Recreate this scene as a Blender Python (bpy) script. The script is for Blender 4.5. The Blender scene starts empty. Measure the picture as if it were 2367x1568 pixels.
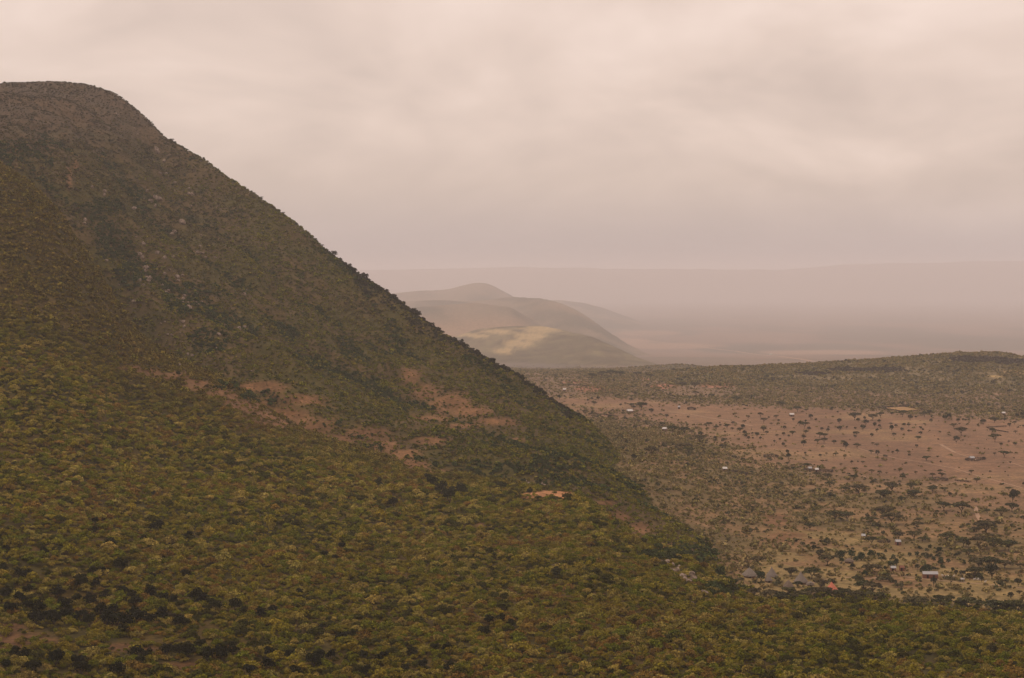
import bpy, bmesh, math, random
import numpy as np
from mathutils import Vector, Matrix
R = math.radians
random.seed(7)
rng = np.random.default_rng(11)
S = bpy.context.scene
C = S.collection

# ------------------------------------------------------------------ camera, world, sun, exposure
FD, HX, HY = 4746.0, 1183.5, 640.0          # focal length, principal column and horizon row of a 2367 x 1568 frame
cam_d = bpy.data.cameras.new('camera'); cam = bpy.data.objects.new('camera', cam_d); C.objects.link(cam)
cam.location = (0, 0, 0); cam.rotation_euler = (R(90), 0, 0)
cam_d.sensor_width = 36; cam_d.lens = 36 * FD / 2367
cam_d.shift_y = -(784 - HY) / 2367
cam_d.clip_start = 0.5; cam_d.clip_end = 150000
S.camera = cam
S.view_settings.view_transform = 'Standard'; S.view_settings.look = 'None'
S.view_settings.exposure = 0.0; S.view_settings.gamma = 1.0; S.view_settings.use_curve_mapping = False
S.cycles.volume_bounces = 2; S.cycles.max_bounces = 6; S.cycles.diffuse_bounces = 2
S.cycles.glossy_bounces = 1; S.cycles.transmission_bounces = 2; S.cycles.transparent_max_bounces = 8
S.cycles.use_denoising = True

SUN_EL, SUN_AZ = R(52), R(-60)               # azimuth measured from +Y towards +X
W = bpy.data.worlds.new('World'); S.world = W; W.use_nodes = True
nt = W.node_tree; nt.nodes.clear(); N = nt.nodes.new; L = nt.links.new
def val(nt, op, a, b=None, c=None, clamp=False):
    n = nt.nodes.new('ShaderNodeMath'); n.operation = op; n.use_clamp = clamp
    for i, v in enumerate((a, b, c)):
        if v is None: continue
        if isinstance(v, (int, float)): n.inputs[i].default_value = v
        else: nt.links.new(v, n.inputs[i])
    return n.outputs[0]
def ramp(nt, fac, stops):
    n = nt.nodes.new('ShaderNodeValToRGB'); nt.links.new(fac, n.inputs[0])
    e = n.color_ramp.elements
    while len(e) < len(stops): e.new(0.5)
    for i, (p, c) in enumerate(stops):
        e[i].position = p; e[i].color = (*c, 1)
    return n.outputs[0]
def mixc(nt, fac, a, b, mode='MIX'):
    n = nt.nodes.new('ShaderNodeMix'); n.data_type = 'RGBA'; n.blend_type = mode
    for i, v in ((0, fac), (6, a), (7, b)):
        if isinstance(v, (int, float)): n.inputs[i].default_value = v
        elif isinstance(v, tuple): n.inputs[i].default_value = (*v, 1)
        else: nt.links.new(v, n.inputs[i])
    return n.outputs[2]
out = N('ShaderNodeOutputWorld'); bg = N('ShaderNodeBackground')
sky = N('ShaderNodeTexSky'); sky.sky_type = 'NISHITA'; sky.sun_disc = False
sky.sun_elevation = SUN_EL; sky.sun_rotation = SUN_AZ; sky.dust_density = 4; sky.altitude = 1500
tc = N('ShaderNodeTexCoord'); sep = N('ShaderNodeSeparateXYZ'); L(tc.outputs['Generated'], sep.inputs[0])
zc = val(nt, 'MAXIMUM', sep.outputs[2], 0.0)
# overcast deck: broad soft bands, flattened towards the horizon
mp = N('ShaderNodeMapping'); mp.inputs['Scale'].default_value = (4.2, 4.2, 10.0); mp.inputs['Rotation'].default_value = (0, R(3.5), 0)
mp.inputs['Location'].default_value = (3.1, 1.7, 0.62)
L(tc.outputs['Generated'], mp.inputs[0])
n1 = N('ShaderNodeTexNoise'); n1.inputs['Scale'].default_value = 1.6; n1.inputs['Detail'].default_value = 4
n1.inputs['Roughness'].default_value = 0.52; n1.inputs['Distortion'].default_value = 0.35; L(mp.outputs[0], n1.inputs[0])
lift = val(nt, 'MULTIPLY_ADD', zc, 1.3, -0.06)
cl = val(nt, 'ADD', n1.outputs[0], lift, clamp=True)
deck = ramp(nt, cl, [(0.30, (0.61, 0.482, 0.412)), (0.46, (0.71, 0.553, 0.468)), (0.62, (0.86, 0.672, 0.568)), (0.80, (1.02, 0.815, 0.705))])
zen = val(nt, 'MULTIPLY_ADD', val(nt, 'POWER', zc, 0.9), 0.0, 1.0)
deck2 = N('ShaderNodeVectorMath'); deck2.operation = 'SCALE'; hzf = N('ShaderNodeMapRange'); L(zc, hzf.inputs[0]); hzf.interpolation_type = 'SMOOTHSTEP'
hzf.inputs['From Min'].default_value = 0.0; hzf.inputs['From Max'].default_value = 0.05
deckh = mixc(nt, hzf.outputs[0], (0.49, 0.405, 0.395), deck); L(deckh, deck2.inputs[0]); L(zen, deck2.inputs[3])
skys = N('ShaderNodeVectorMath'); skys.operation = 'SCALE'; L(sky.outputs[0], skys.inputs[0]); skys.inputs[3].default_value = 0.1
final = mixc(nt, 0.93, skys.outputs[0], deck2.outputs[0])
L(final, bg.inputs[0]); bg.inputs[1].default_value = 1.0; L(bg.outputs[0], out.inputs[0])

sd = bpy.data.lights.new('sun', 'SUN'); sun = bpy.data.objects.new('sun', sd); C.objects.link(sun)
sd.energy = 1.3; sd.angle = R(10); sd.color = (1.0, 0.86, 0.72)
sdir = Vector((math.sin(SUN_AZ) * math.cos(SUN_EL), math.cos(SUN_AZ) * math.cos(SUN_EL), math.sin(SUN_EL)))
sun.rotation_euler = sdir.to_track_quat('Z', 'Y').to_euler(); sun.location = (0, 0, 250)

# ------------------------------------------------------------------ helpers: tagging and meshes
def tag(o, label=None, cat=None, group=None, kind=None):
    if label: o['label'] = label
    if cat: o['category'] = cat
    if group: o['group'] = group
    if kind: o['kind'] = kind
    return o
def link(name, me, mat=None, parent=None, loc=None):
    o = bpy.data.objects.new(name, me); C.objects.link(o)
    if mat is not None and me is not None and not me.materials: me.materials.append(mat)
    if parent is not None: o.parent = parent
    if loc is not None: o.location = loc
    return o
def mesh_np(name, V, F, smooth=False):
    V = np.asarray(V, np.float32); F = np.asarray(F, np.int32)
    me = bpy.data.meshes.new(name); k = F.shape[1]
    me.vertices.add(len(V)); me.vertices.foreach_set('co', V.ravel())
    me.loops.add(F.size); me.loops.foreach_set('vertex_index', F.ravel())
    me.polygons.add(len(F)); me.polygons.foreach_set('loop_start', np.arange(0, F.size, k, dtype=np.int32))
    me.update(calc_edges=True)
    if smooth: me.polygons.foreach_set('use_smooth', np.ones(len(F), bool))
    me.validate(); return me
class MB:                                       # collects solids for one part
    def __init__(s): s.bm = bmesh.new()
    def box(s, c, d, rz=0, rx=0):
        m = Matrix.Translation(c) @ Matrix.Rotation(rz, 4, 'Z') @ Matrix.Rotation(rx, 4, 'X') @ Matrix.Diagonal((*d, 1))
        bmesh.ops.create_cube(s.bm, size=1, matrix=m); return s
    def tube(s, pts, rad, n=6):
        rings = []
        for i, p in enumerate(pts):
            p = Vector(p); a = Vector(pts[max(i - 1, 0)]); b = Vector(pts[min(i + 1, len(pts) - 1)])
            q = (b - a).normalized().to_track_quat('Z', 'Y')
            r = rad[i] if isinstance(rad, (list, tuple)) else rad
            rings.append([s.bm.verts.new(p + q @ Vector((r * math.cos(t), r * math.sin(t), 0))) for t in [2 * math.pi * k / n for k in range(n)]])
        for a, b in zip(rings, rings[1:]):
            for k in range(n): s.bm.faces.new((a[k], a[(k + 1) % n], b[(k + 1) % n], b[k]))
        s.bm.faces.new(rings[0][::-1]); s.bm.faces.new(rings[-1]); return s
    def lathe(s, prof, n=20, wob=0.0):
        rings = []
        for r, z in prof:
            rings.append([s.bm.verts.new((r * (1 + random.uniform(-wob, wob)) * math.cos(2 * math.pi * k / n), r * (1 + random.uniform(-wob, wob)) * math.sin(2 * math.pi * k / n), z + random.uniform(-wob, wob) * .6)) for k in range(n)])
        for a, b in zip(rings, rings[1:]):
            for k in range(n): s.bm.faces.new((a[k], a[(k + 1) % n], b[(k + 1) % n], b[k]))
        s.bm.faces.new(rings[0][::-1]); s.bm.faces.new(rings[-1]); return s
    def mesh(s, name, smooth=False):
        me = bpy.data.meshes.new(name); s.bm.normal_update(); s.bm.to_mesh(me); s.bm.free()
        if smooth: me.polygons.foreach_set('use_smooth', np.ones(len(me.polygons), bool))
        return me

# ------------------------------------------------------------------ numpy noise
def _h(ix, iy, seed):
    h = (ix.astype(np.int64) * 374761393 + iy.astype(np.int64) * 668265263 + seed * 1442695041) & 0xffffffff
    h = ((h ^ (h >> 13)) * 1274126177) & 0xffffffff
    return ((h ^ (h >> 16)) & 0xffffff) / float(0xffffff)
def vnoise(x, y, seed=0):
    x = np.asarray(x, float); y = np.asarray(y, float)
    ix = np.floor(x); iy = np.floor(y); fx = x - ix; fy = y - iy
    fx = fx * fx * (3 - 2 * fx); fy = fy * fy * (3 - 2 * fy)
    a = _h(ix, iy, seed); b = _h(ix + 1, iy, seed); c = _h(ix, iy + 1, seed); d = _h(ix + 1, iy + 1, seed)
    return (a * (1 - fx) + b * fx) * (1 - fy) + (c * (1 - fx) + d * fx) * fy
def fbm(x, y, sc, seed=0, octv=4, gain=0.5):
    t = 0; a = 1; n = 0; x = np.asarray(x) / sc; y = np.asarray(y) / sc
    for o in range(octv):
        t = t + a * vnoise(x, y, seed + o * 17); n += a; a *= gain
        x, y = x * 1.93 + y * 0.55 + 3.1, y * 1.93 - x * 0.55 + 7.7
    return t / n
def sstep(a, b, x):
    t = np.clip((x - a) / (b - a), 0, 1); return t * t * (3 - 2 * t)

# ------------------------------------------------------------------ terrain as the highest of several landforms
DXS = np.arange(-3000, 5401, 10.0)
def line(pts, smooth=2):
    p = np.array(pts, float); v = np.interp(DXS, p[:, 0], p[:, 1])
    if smooth:
        k = np.exp(-0.5 * (np.arange(-3 * smooth, 3 * smooth + 1) / smooth) ** 2); k /= k.sum()
        v = np.convolve(np.pad(v, 3 * smooth, mode='edge'), k, 'valid')
    return v
def z_of(dy, Y): return -(dy - HY) / FD * Y
class Loft:
    """rows front to back; each row = (depth Y per column, height z per column)"""
    def __init__(s, rows): s.Y = np.array([r[0] for r in rows]); s.z = np.array([r[1] for r in rows])
    def __call__(s, dx, Y):
        i = np.clip((dx - DXS[0]) / 10.0, 0, len(DXS) - 1.001); i0 = i.astype(int); f = i - i0
        K = len(s.Y)
        Yk = [s.Y[k][i0] * (1 - f) + s.Y[k][i0 + 1] * f for k in range(K)]
        zk = [s.z[k][i0] * (1 - f) + s.z[k][i0 + 1] * f for k in range(K)]
        # slopes for a monotone cubic in Y
        dl = [(zk[k + 1] - zk[k]) / np.maximum(Yk[k + 1] - Yk[k], 1) for k in range(K - 1)]
        m = [dl[0]] + [np.where(dl[k - 1] * dl[k] > 0, 2 * dl[k - 1] * dl[k] / np.where(np.abs(dl[k - 1] + dl[k]) < 1e-9, 1, dl[k - 1] + dl[k]), 0) for k in range(1, K - 1)] + [dl[-1]]
        res = np.full(np.shape(Y), -2000.0)
        for k in range(K - 1):
            h = np.maximum(Yk[k + 1] - Yk[k], 1); t = (Y - Yk[k]) / h
            inn = (t >= 0) & (t < 1); t = np.clip(t, 0, 1)
            v = zk[k] * (2 * t**3 - 3 * t**2 + 1) + h * m[k] * (t**3 - 2 * t**2 + t) + zk[k + 1] * (-2 * t**3 + 3 * t**2) + h * m[k + 1] * (t**3 - t**2)
            res = np.where(inn, v, res)
        return res
cst = lambda v: np.full(len(DXS), float(v))
PLAIN = -148.0
# foreground slope
sp_dy = line([(-600, 120), (-400, 180), (0, 380), (60, 420), (130, 482), (200, 590), (300, 752), (360, 810), (430, 850), (520, 885), (600, 945), (700, 1002), (820, 1050), (950, 1098), (1080, 1122), (1200, 1142), (1340, 1158), (1400, 1190), (1450, 1233), (1510, 1258), (1582, 1296), (1653, 1340), (1713, 1384), (1760, 1398), (1900, 1396), (2100, 1406), (2367, 1428), (2700, 1450), (3200, 1480)])
sp_Y = line([(-600, 1650), (0, 1500), (130, 1450), (300, 1330), (430, 1270), (520, 1240), (700, 1180), (950, 1120), (1200, 1080), (1400, 1000), (1550, 930), (1650, 880), (1720, 850), (1900, 840), (2367, 810), (3200, 800)])
b_Y = line([(-600, 600), (0, 600), (2367, 600), (3200, 600)])
def fr(t): return b_Y * (1 - t) + sp_Y * t
def frd(t, bow): d = 1585 * (1 - t) + sp_dy * t; return d + bow
bow1 = line([(-600, -40), (0, -30), (700, -25), (1200, -18), (1700, -8), (3200, -5)])
fg = Loft([(cst(-400), cst(-1.8)), (cst(2), cst(-1.8)), (cst(60), cst(-24)), (cst(250), cst(-70)), (cst(480), cst(-108)),
           (b_Y, z_of(1585, b_Y)), (fr(.28), z_of(frd(.36, bow1 * 1.2), fr(.28))), (fr(.6), z_of(frd(.68, bow1), fr(.6))), (sp_Y, z_of(sp_dy, sp_Y)),
           (sp_Y + 70, z_of(sp_dy, sp_Y) - line([(-600, 10), (0, 10), (300, 10), (480, 3), (900, 3), (1300, 5), (1500, 14), (1720, 16), (3200, 18)])),
           (sp_Y + 300, cst(-190))])
# main hill
rd_dy = line([(-600, 235), (-300, 215), (0, 198), (60, 197), (125, 194), (200, 199), (262, 216), (300, 240), (345, 278), (380, 315), (400, 327), (440, 352), (480, 372), (520, 405), (600, 457), (650, 492), (700, 527), (760, 580), (820, 626), (870, 657), (910, 685), (950, 718), (1000, 755), (1080, 800), (1130, 832), (1180, 857), (1240, 899), (1300, 940), (1350, 968), (1377, 990), (1400, 1015), (1439, 1066), (1480, 1110), (1530, 1160), (1600, 1220), (1750, 1340), (2200, 1500)], 1)
rd_Y = line([(-600, 2500), (0, 2400), (300, 2250), (600, 2000), (900, 1800), (1200, 1600), (1377, 1500), (1439, 1400), (1530, 1290), (1650, 1180), (1900, 1150), (3000, 1150)])
m1_Y = sp_Y + 60; m1_z = z_of(sp_dy + 12, m1_Y)
rd_z = z_of(rd_dy, rd_Y)
mid = line([(-600, .55), (0, .62), (300, .50), (600, .45), (900, .40), (1200, .38), (1400, .3), (3000, .3)])
md_Y = m1_Y * .48 + rd_Y * .52; md_z = m1_z * (1 - mid) + rd_z * mid
m8_Y = m1_Y * .15 + rd_Y * .85; m8_z = m1_z * (1 - (mid * .35 + .62)) + rd_z * (mid * .35 + .62)
m8_z = np.minimum(m8_z, z_of(rd_dy + 22, m8_Y))
mh = Loft([(m1_Y - 160, m1_z - 45), (m1_Y, m1_z), (md_Y, md_z), (m8_Y, m8_z), (rd_Y, rd_z), (rd_Y + 120, rd_z - 22 - 0.03 * 120), (rd_Y + 700, rd_z * .6 - 100), (rd_Y + 1500, cst(-230))])
# lower hills and far ridges
def ridge(crest, Yc, front, back, base=PLAIN - 6, fbow=.45):
    dy = line(crest, 1); Y = line(Yc) if isinstance(Yc, list) else cst(Yc)
    z = z_of(dy, Y); b = np.minimum(z - 2, base)
    return Loft([(Y - front * 1.25, b - 12), (Y - front, b), (Y - front * .55, b * (1 - fbow) + z * fbow), (Y - front * .18, b * .12 + z * .88), (Y, z), (Y + back * .35, z * .6 + b * .4), (Y + back, b - 20)])
rh = ridge([(1380, 930), (1480, 885), (1560, 866), (1640, 854), (1690, 851), (1760, 851), (1850, 844), (1950, 838), (2050, 829), (2150, 822), (2200, 817), (2310, 815), (2367, 827), (2500, 850), (2800, 862), (3400, 875)], [(1400, 3050), (1700, 3150), (2300, 3050), (3000, 3000)], 620, 500, fbow=.38)
kn = ridge([(1300, 880), (1440, 858), (1520, 846), (1582, 843), (1620, 851), (1680, 870), (1750, 900)], 4300, 500, 400, -200)
lh = ridge([(700, 830), (1000, 797), (1060, 777), (1100, 762), (1170, 755), (1250, 753), (1300, 763), (1370, 779), (1420, 801), (1470, 826), (1520, 846), (1600, 868), (1750, 900)], [(700, 8700), (1250, 8500), (1600, 5600)], 3200, 1200, -325)
m3 = ridge([(500, 730), (900, 712), (1000, 706), (1100, 700), (1180, 711), (1220, 735), (1260, 757), (1300, 785), (1400, 850)], 10500, 3000, 1200, -420)
m1r = ridge([(500, 720), (900, 700), (1000, 694), (1100, 694), (1180, 687), (1240, 688), (1280, 695), (1330, 716), (1380, 748), (1430, 783), (1480, 811), (1530, 832), (1580, 850), (1700, 900)], [(500, 13200), (1200, 13000), (1550, 8500)], 4500, 1800, -425)
m2r = ridge([(300, 690), (800, 686), (915, 680), (980, 673), (1040, 668), (1075, 658), (1108, 653), (1125, 655), (1150, 666), (1190, 688), (1250, 722), (1350, 780)], 17000, 4000, 2000, -455)
fh = ridge([(800, 705), (1200, 700), (1290, 693), (1350, 700), (1400, 713), (1450, 733), (1490, 752), (1540, 772), (1600, 800)], [(800, 20500), (1400, 20500), (1540, 16500)], 6000, 2500, -470)
mt = ridge([(-2000, 612), (500, 626), (900, 624), (1200, 617), (1450, 622), (1800, 624), (1950, 612), (2150, 607), (2367, 603), (4000, 612)], 36000, 6000, 8000, -560)
COMPS = [fg, mh, rh, kn, lh, m3, m1r, m2r, fh, mt]
def heights(X, Y):
    dx = HX + FD * X / np.maximum(Y, 40.0)
    hs = [c(dx, Y) for c in COMPS]
    hs[0] = hs[0] + (fbm(X, Y, 60, 3) - .5) * 5 * sstep(300, 560, Y)
    rg = fbm(X + .5 * Y, Y * .35, 90, 5, 4)
    hs[1] = hs[1] - 26 * np.exp(-((Y - np.interp(dx, DXS, sp_Y) - 110) / 80) ** 2) * sstep(520, 300, dx) + (np.abs(rg - .5) * 2 - .35) * 34 * sstep(-120, -60, hs[1]) * (1 - sstep(-.25, 0.02, (Y - np.interp(dx, DXS, rd_Y)) / 800) * .85) + (fbm(X, Y, 34, 9) - .5) * (2 + 5 * sstep(60, 300, np.interp(dx, DXS, rd_Y) - Y))
    hs[1] = hs[1] + 12 * np.exp(-((X - 15) / 75) ** 2 - ((Y - 1225) / 45) ** 2) + 7 * np.exp(-((X + 60) / 40) ** 2 - ((Y - 1300) / 40) ** 2) + 8 * np.exp(-((X - 60) / 40) ** 2 - ((Y - 1110) / 40) ** 2)
    for i in range(2, 10): hs[i] = hs[i] + (fbm(X + (.4 * Y if 4 < i < 9 else 0), Y * (.3 if 4 < i < 9 else 1), 160 if i < 5 else 330, 20 + i) - .5) * (4 if i < 5 else 26 if i < 9 else 9) * (1 if i < 9 else 3)
    pl = PLAIN + (fbm(X, Y, 240, 31) - .5) * 5 * sstep(900, 1300, Y) * (1 - .9 * sstep(4000, 7000, Y)) - sstep(2500, 6500, Y) * 114 - sstep(5000, 12500, Y) * 158 + (fbm(X, Y, 2600, 33, 2) - .5) * 8 * sstep(6000, 12000, Y)
    pl = pl + (12 + 10 * sstep(1050, 1300, Y)) * np.exp(-((np.maximum(dx - 1430, 0)) / 210) ** 2) * sstep(820, 980, Y) * (1 - sstep(1400, 2200, Y))
    hs.append(pl)
    hs = np.array(hs); k = 0.8 + Y.clip(0) * 0.0006
    mx = hs.max(0); z = mx + k * np.log(np.exp((hs - mx) / k).sum(0))
    return z, hs.argmax(0)

Ys = np.concatenate([np.linspace(-140, 540, 60), 545 * 1.0032 ** np.arange(0, 670)])
Ys = np.concatenate([Ys, Ys[-1] * 1.013 ** np.arange(1, 190)])
US = np.linspace(-0.345, 0.345, 790)
def xw(Y): return np.maximum(Y, 0) + 250.0
Yg, Ug = np.meshgrid(Ys, US, indexing='ij'); Xg = Ug * xw(Yg)
Zg, Ig = heights(Xg, Yg)
nR, nC = Zg.shape
def gz(X, Y, A=None):                           # bilinear look-up on the terrain sheet
    A = Zg if A is None else A
    X = np.asarray(X, float); Y = np.asarray(Y, float)
    r = np.clip(np.interp(Y, Ys, np.arange(nR)), 0, nR - 1.001); c = np.clip((X / xw(Y) - US[0]) / (US[1] - US[0]), 0, nC - 1.001)
    r0 = r.astype(int); c0 = c.astype(int); fr_ = r - r0; fc = c - c0
    return (A[r0, c0] * (1 - fc) + A[r0, c0 + 1] * fc) * (1 - fr_) + (A[r0 + 1, c0] * (1 - fc) + A[r0 + 1, c0 + 1] * fc) * fr_
YR = Ys[Ys > 545]
def place(dx, dy):                              # first terrain point met along a line of sight
    Yf = np.interp(np.arange(0, len(YR) - 1, .2), np.arange(len(YR)), YR)
    X = (dx - HX) / FD * Yf; z = gz(X, Yf); ray = z_of(dy, Yf)
    hit = np.nonzero(z >= ray)[0]
    if not len(hit): hit = [len(Yf) - 1]
    i = hit[0]; return float(X[i]), float(Yf[i]), float(z[i])
RC = np.arange(-260, 2640, 4.0)                 # line-of-sight horizon table
_X = (RC[None, :] - HX) / FD * YR[:, None]
SL = gz(_X, np.broadcast_to(YR[:, None], _X.shape)) / YR[:, None]
SLM = np.maximum.accumulate(SL, 0)
def seen(X, Y, z, h=2.5, margin=6.0):
    dx = HX + FD * X / Y; c = np.clip(((dx + 260) / 4).round().astype(int), 0, len(RC) - 1)
    r = np.clip(np.searchsorted(YR, Y * 0.992) - 1, 0, len(YR) - 1)
    return ((z + h + margin) / Y >= SLM[r, c]) & (dx > -230) & (dx < 2600)

# ------------------------------------------------------------------ land cover (bare soil, scrub density) in world terms
def blobs(lst, dx, dy):
    m = np.zeros(np.shape(dx))
    for x, y, rx, ry in lst: m = np.maximum(m, np.exp(-((dx - x) / rx) ** 2 - ((dy - y) / ry) ** 2))
    return m
BARE = [(345, 860, 30, 9), (400, 870, 45, 12), (455, 890, 45, 16), (510, 908, 45, 15), (300, 850, 30, 6), (550, 925, 60, 16), (680, 978, 120, 16), (850, 1000, 60, 12), (570, 938, 60, 22), (640, 965, 75, 24), (715, 985, 60, 20), (790, 1015, 50, 11), (600, 895, 70, 12), (700, 925, 55, 14),
        (950, 872, 32, 25), (985, 905, 40, 26), (1035, 932, 50, 25), (1090, 952, 60, 17), (1150, 975, 50, 10), (1000, 968, 70, 9), (1060, 985, 60, 6), (890, 1030, 45, 18), (935, 1050, 45, 18), (990, 1020, 50, 12), (950, 1075, 50, 14), (1010, 1092, 40, 10),
        (1190, 1018, 20, 6), (160, 410, 6, 30), (175, 380, 6, 16), (1795, 1203, 32, 17), (1812, 1238, 50, 11), (1110, 1215, 14, 8), (1090, 1400, 5, 30), (1100, 1430, 16, 6), (60, 1482, 110, 20), (300, 1498, 70, 12), (195, 1418, 26, 8), (330, 1308, 14, 8), (20, 1450, 40, 10), (420, 1540, 60, 9), (1435, 1195, 34, 14), (1475, 1225, 40, 18), (1530, 1265, 40, 12), (1400, 1165, 30, 10)]
BRIGHT = [(1268, 1146, 66, 12)]
DARKGREEN = [(520, 895, 40, 9), (590, 920, 50, 10), (640, 940, 30, 8), (760, 985, 40, 10), (830, 1010, 40, 12), (870, 1035, 30, 12), (960, 1058, 22, 10), (1010, 1078, 22, 7), (250, 560, 45, 45), (300, 640, 40, 40), (60, 345, 60, 30), (240, 480, 40, 25), (420, 700, 50, 40), (480, 790, 60, 40), (1130, 1085, 110, 14), (1560, 1285, 110, 16), (1660, 1360, 50, 22)]
dxG = HX + FD * Xg / np.maximum(Yg, 40); dyG = HY - FD * Zg / np.maximum(Yg, 40)
nA = fbm(Xg, Yg, 38, 41); nB = fbm(Xg, Yg, 11, 47, 3); nL = fbm(Xg, Yg, 160, 53)
sc_far = np.maximum(Yg, 1000) / 1000
nF = fbm(Xg / sc_far ** .5, Yg / sc_far, 60, 59)
bare = sstep(.06, .85, blobs(BARE, dxG, dyG) + (nB - .5) * .9 + (nA - .5) * .5)
bright = sstep(.30, .50, blobs(BRIGHT, dxG, dyG) + (nB - .5) * .45 + (nA - .5) * .2)
rgG = fbm(Xg + .5 * Yg, Yg * .35, 90, 5, 4)
dkg = sstep(.35, .7, blobs(DARKGREEN, dxG, dyG) + (nA - .5) * .5 + .55 * sstep(.09, .02, np.abs(rgG - .5)) * (Ig == 1) * sstep(230, 330, dyG))
bare = np.maximum(bare, bright)
P = Ig == 10
dense_edge = np.interp(dxG, [1250, 1320, 1450, 1560, 1700, 1850, 1950, 2100, 2367, 3000], [940, 958, 972, 996, 1030, 1075, 1110, 1142, 1162, 1180])
open_top = np.interp(dxG, [1250, 1400, 1600, 1900, 2200, 2400], [915, 918, 935, 952, 962, 970])
low_edge = np.interp(dxG, [1300, 1700, 1760, 1850, 2000, 2150, 2367, 3000], [1420, 1400, 1225, 1205, 1235, 1290, 1330, 1340])
jt = (nL - .5) * 90 + (nA - .5) * 60 + (nB - .5) * 30
inO = sstep(-8, 8, dyG + jt * .25 - open_top) * (1 - sstep(-40, 40, dyG + jt - dense_edge))
inB = sstep(-40, 40, dyG + jt - dense_edge) * (1 - sstep(-12, 12, dyG + jt * .6 - low_edge))
inL = sstep(-12, 12, dyG + jt * .6 - low_edge)
right_band = sstep(1850, 2000, dxG)
denP = .05 * (1 - sstep(3300, 6500, Yg)) * (1 - sstep(-8, 8, dyG + jt * .25 - open_top)) + inO * .0012 + inB * (.068 - .030 * right_band) * (.5 + .5 * sstep(.3, .5, nB)) + inL * np.where(dxG < 1790 + (nA - .5) * 260, .07, .026 + .03 * sstep(1355, 1375, dyG) * sstep(.4, .6, nA))
denP = denP * np.where((dyG < 915) & (dxG < 1750), sstep(.35, .55, nF) * .9 + .1, 1)
den = np.where(P, denP, 0)
den = np.where(Ig == 0, .20 * (.5 + .5 * sstep(.25, .42, nB)), den)
upper = sstep(420, 230, dyG) * (Ig == 1)
den = np.where(Ig == 1, .20 * (.45 + .55 * sstep(.3, .5, nB)) * (1 - .35 * upper), den)
rhfade = sstep(935, 905, dyG + (nA - .5) * 70)
den = np.where(Ig == 2, .018 + .05 * rhfade * sstep(.25, .55, nA), den)
DK2 = [(1960, 856, 60, 6), (2050, 858, 70, 7), (2260, 832, 90, 9), (1880, 866, 50, 4), (2330, 838, 40, 7)]
dk2 = sstep(.35, .65, blobs(DK2, dxG, dyG) + (nA - .5) * .6) * (Ig == 2)
den = den + dk2 * .04
den = np.where((Ig == 3) | (Ig == 4), .020 * (Yg < 5200), den)
den = np.where((Ig == 5) | (Ig == 6), 0, den)
den = den * (1 - .72 * bare) * np.where(bright > .5, .25, 1) + dkg * .08
den = np.where(Yg > 7400, 0, den)
FIELD = [(2029, 944), (2089, 940.5), (2141.5, 949), (2087, 953.8)]
infield = np.ones_like(dxG, bool)
for (x0, y0), (x1, y1) in zip(FIELD, FIELD[1:] + FIELD[:1]): infield &= ((x1 - x0) * (dyG - y0) - (y1 - y0) * (dxG - x0)) > 0
infield &= (Yg < 2700) & (Yg > 1900)
den = np.where(infield, 0, den)

def rgb(*c): return np.array(c)[None, None, :]
def lerp(a, b, t): return a * (1 - t[..., None]) + b * t[..., None]
col = np.zeros((nR, nC, 3)) + rgb(.17, .11, .065)
fgc = lerp(rgb(.066, .044, .010), rgb(.042, .034, .007), sstep(.35, .65, nA)); fgc = lerp(fgc, rgb(.10, .056, .018), sstep(.58, .8, nL))
mhc = lerp(rgb(.080, .054, .020), rgb(.062, .052, .012), sstep(.35, .65, nA)); mhc = lerp(mhc, rgb(.080, .055, .038), upper * .8); mhc = lerp(mhc, rgb(.090, .056, .026), sstep(.55, .7, nL) * .6)
col = np.where((Ig == 0)[..., None], fgc, col); col = np.where((Ig == 1)[..., None], mhc, col)
opn = lerp(rgb(.205, .118, .068), rgb(.165, .094, .056), sstep(.35, .7, nF)); opn = lerp(opn, rgb(.245, .155, .080), sstep(.55, .75, fbm(Xg, Yg, 90, 71)) * .8)
bsh = lerp(rgb(.185, .115, .054), rgb(.135, .096, .040), sstep(.4, .6, nA))
lowc = lerp(rgb(.205, .145, .060), rgb(.175, .105, .050), sstep(.45, .65, nA))
plc = rgb(.175, .112, .066) * (1 - inO - inB - inL)[..., None].clip(0) + opn * inO[..., None] + bsh * inB[..., None] + lowc * inL[..., None]
farm = sstep(4000, 6500, Yg)
sc2 = fbm(Xg * .10, Yg * .03, 60, 81, 3, .6)
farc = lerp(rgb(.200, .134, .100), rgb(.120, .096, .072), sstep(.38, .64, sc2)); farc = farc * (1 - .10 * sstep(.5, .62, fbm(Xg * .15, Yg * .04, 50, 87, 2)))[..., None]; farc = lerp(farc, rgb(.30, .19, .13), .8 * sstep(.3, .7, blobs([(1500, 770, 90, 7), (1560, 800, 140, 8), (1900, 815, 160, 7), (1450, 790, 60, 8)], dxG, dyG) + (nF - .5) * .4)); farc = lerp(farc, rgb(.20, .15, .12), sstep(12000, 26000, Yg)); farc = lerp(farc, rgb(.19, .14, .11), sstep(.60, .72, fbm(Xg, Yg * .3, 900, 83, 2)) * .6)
plc = lerp(plc, farc, farm)
col = np.where(P[..., None], plc, col)
hil = lerp(rgb(.165, .125, .066), rgb(.125, .102, .052), sstep(.4, .6, nA))
rhc = lerp(hil, rgb(.23, .14, .085), sstep(895, 935, dyG + (nA - .5) * 50))
col = np.where((Ig == 2)[..., None], rhc, col)
litm = sstep(.25, .75, blobs([(1250, 762, 55, 9), (1225, 778, 42, 13), (1195, 795, 38, 13), (1165, 812, 30, 8), (1150, 766, 50, 7), (1105, 777, 35, 5), (1060, 774, 50, 6)], dxG, dyG) + (nA - .5) * .45 + (nB - .5) * .5)  # mask of the sunlit patch, painted as colour on the far hill
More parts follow.
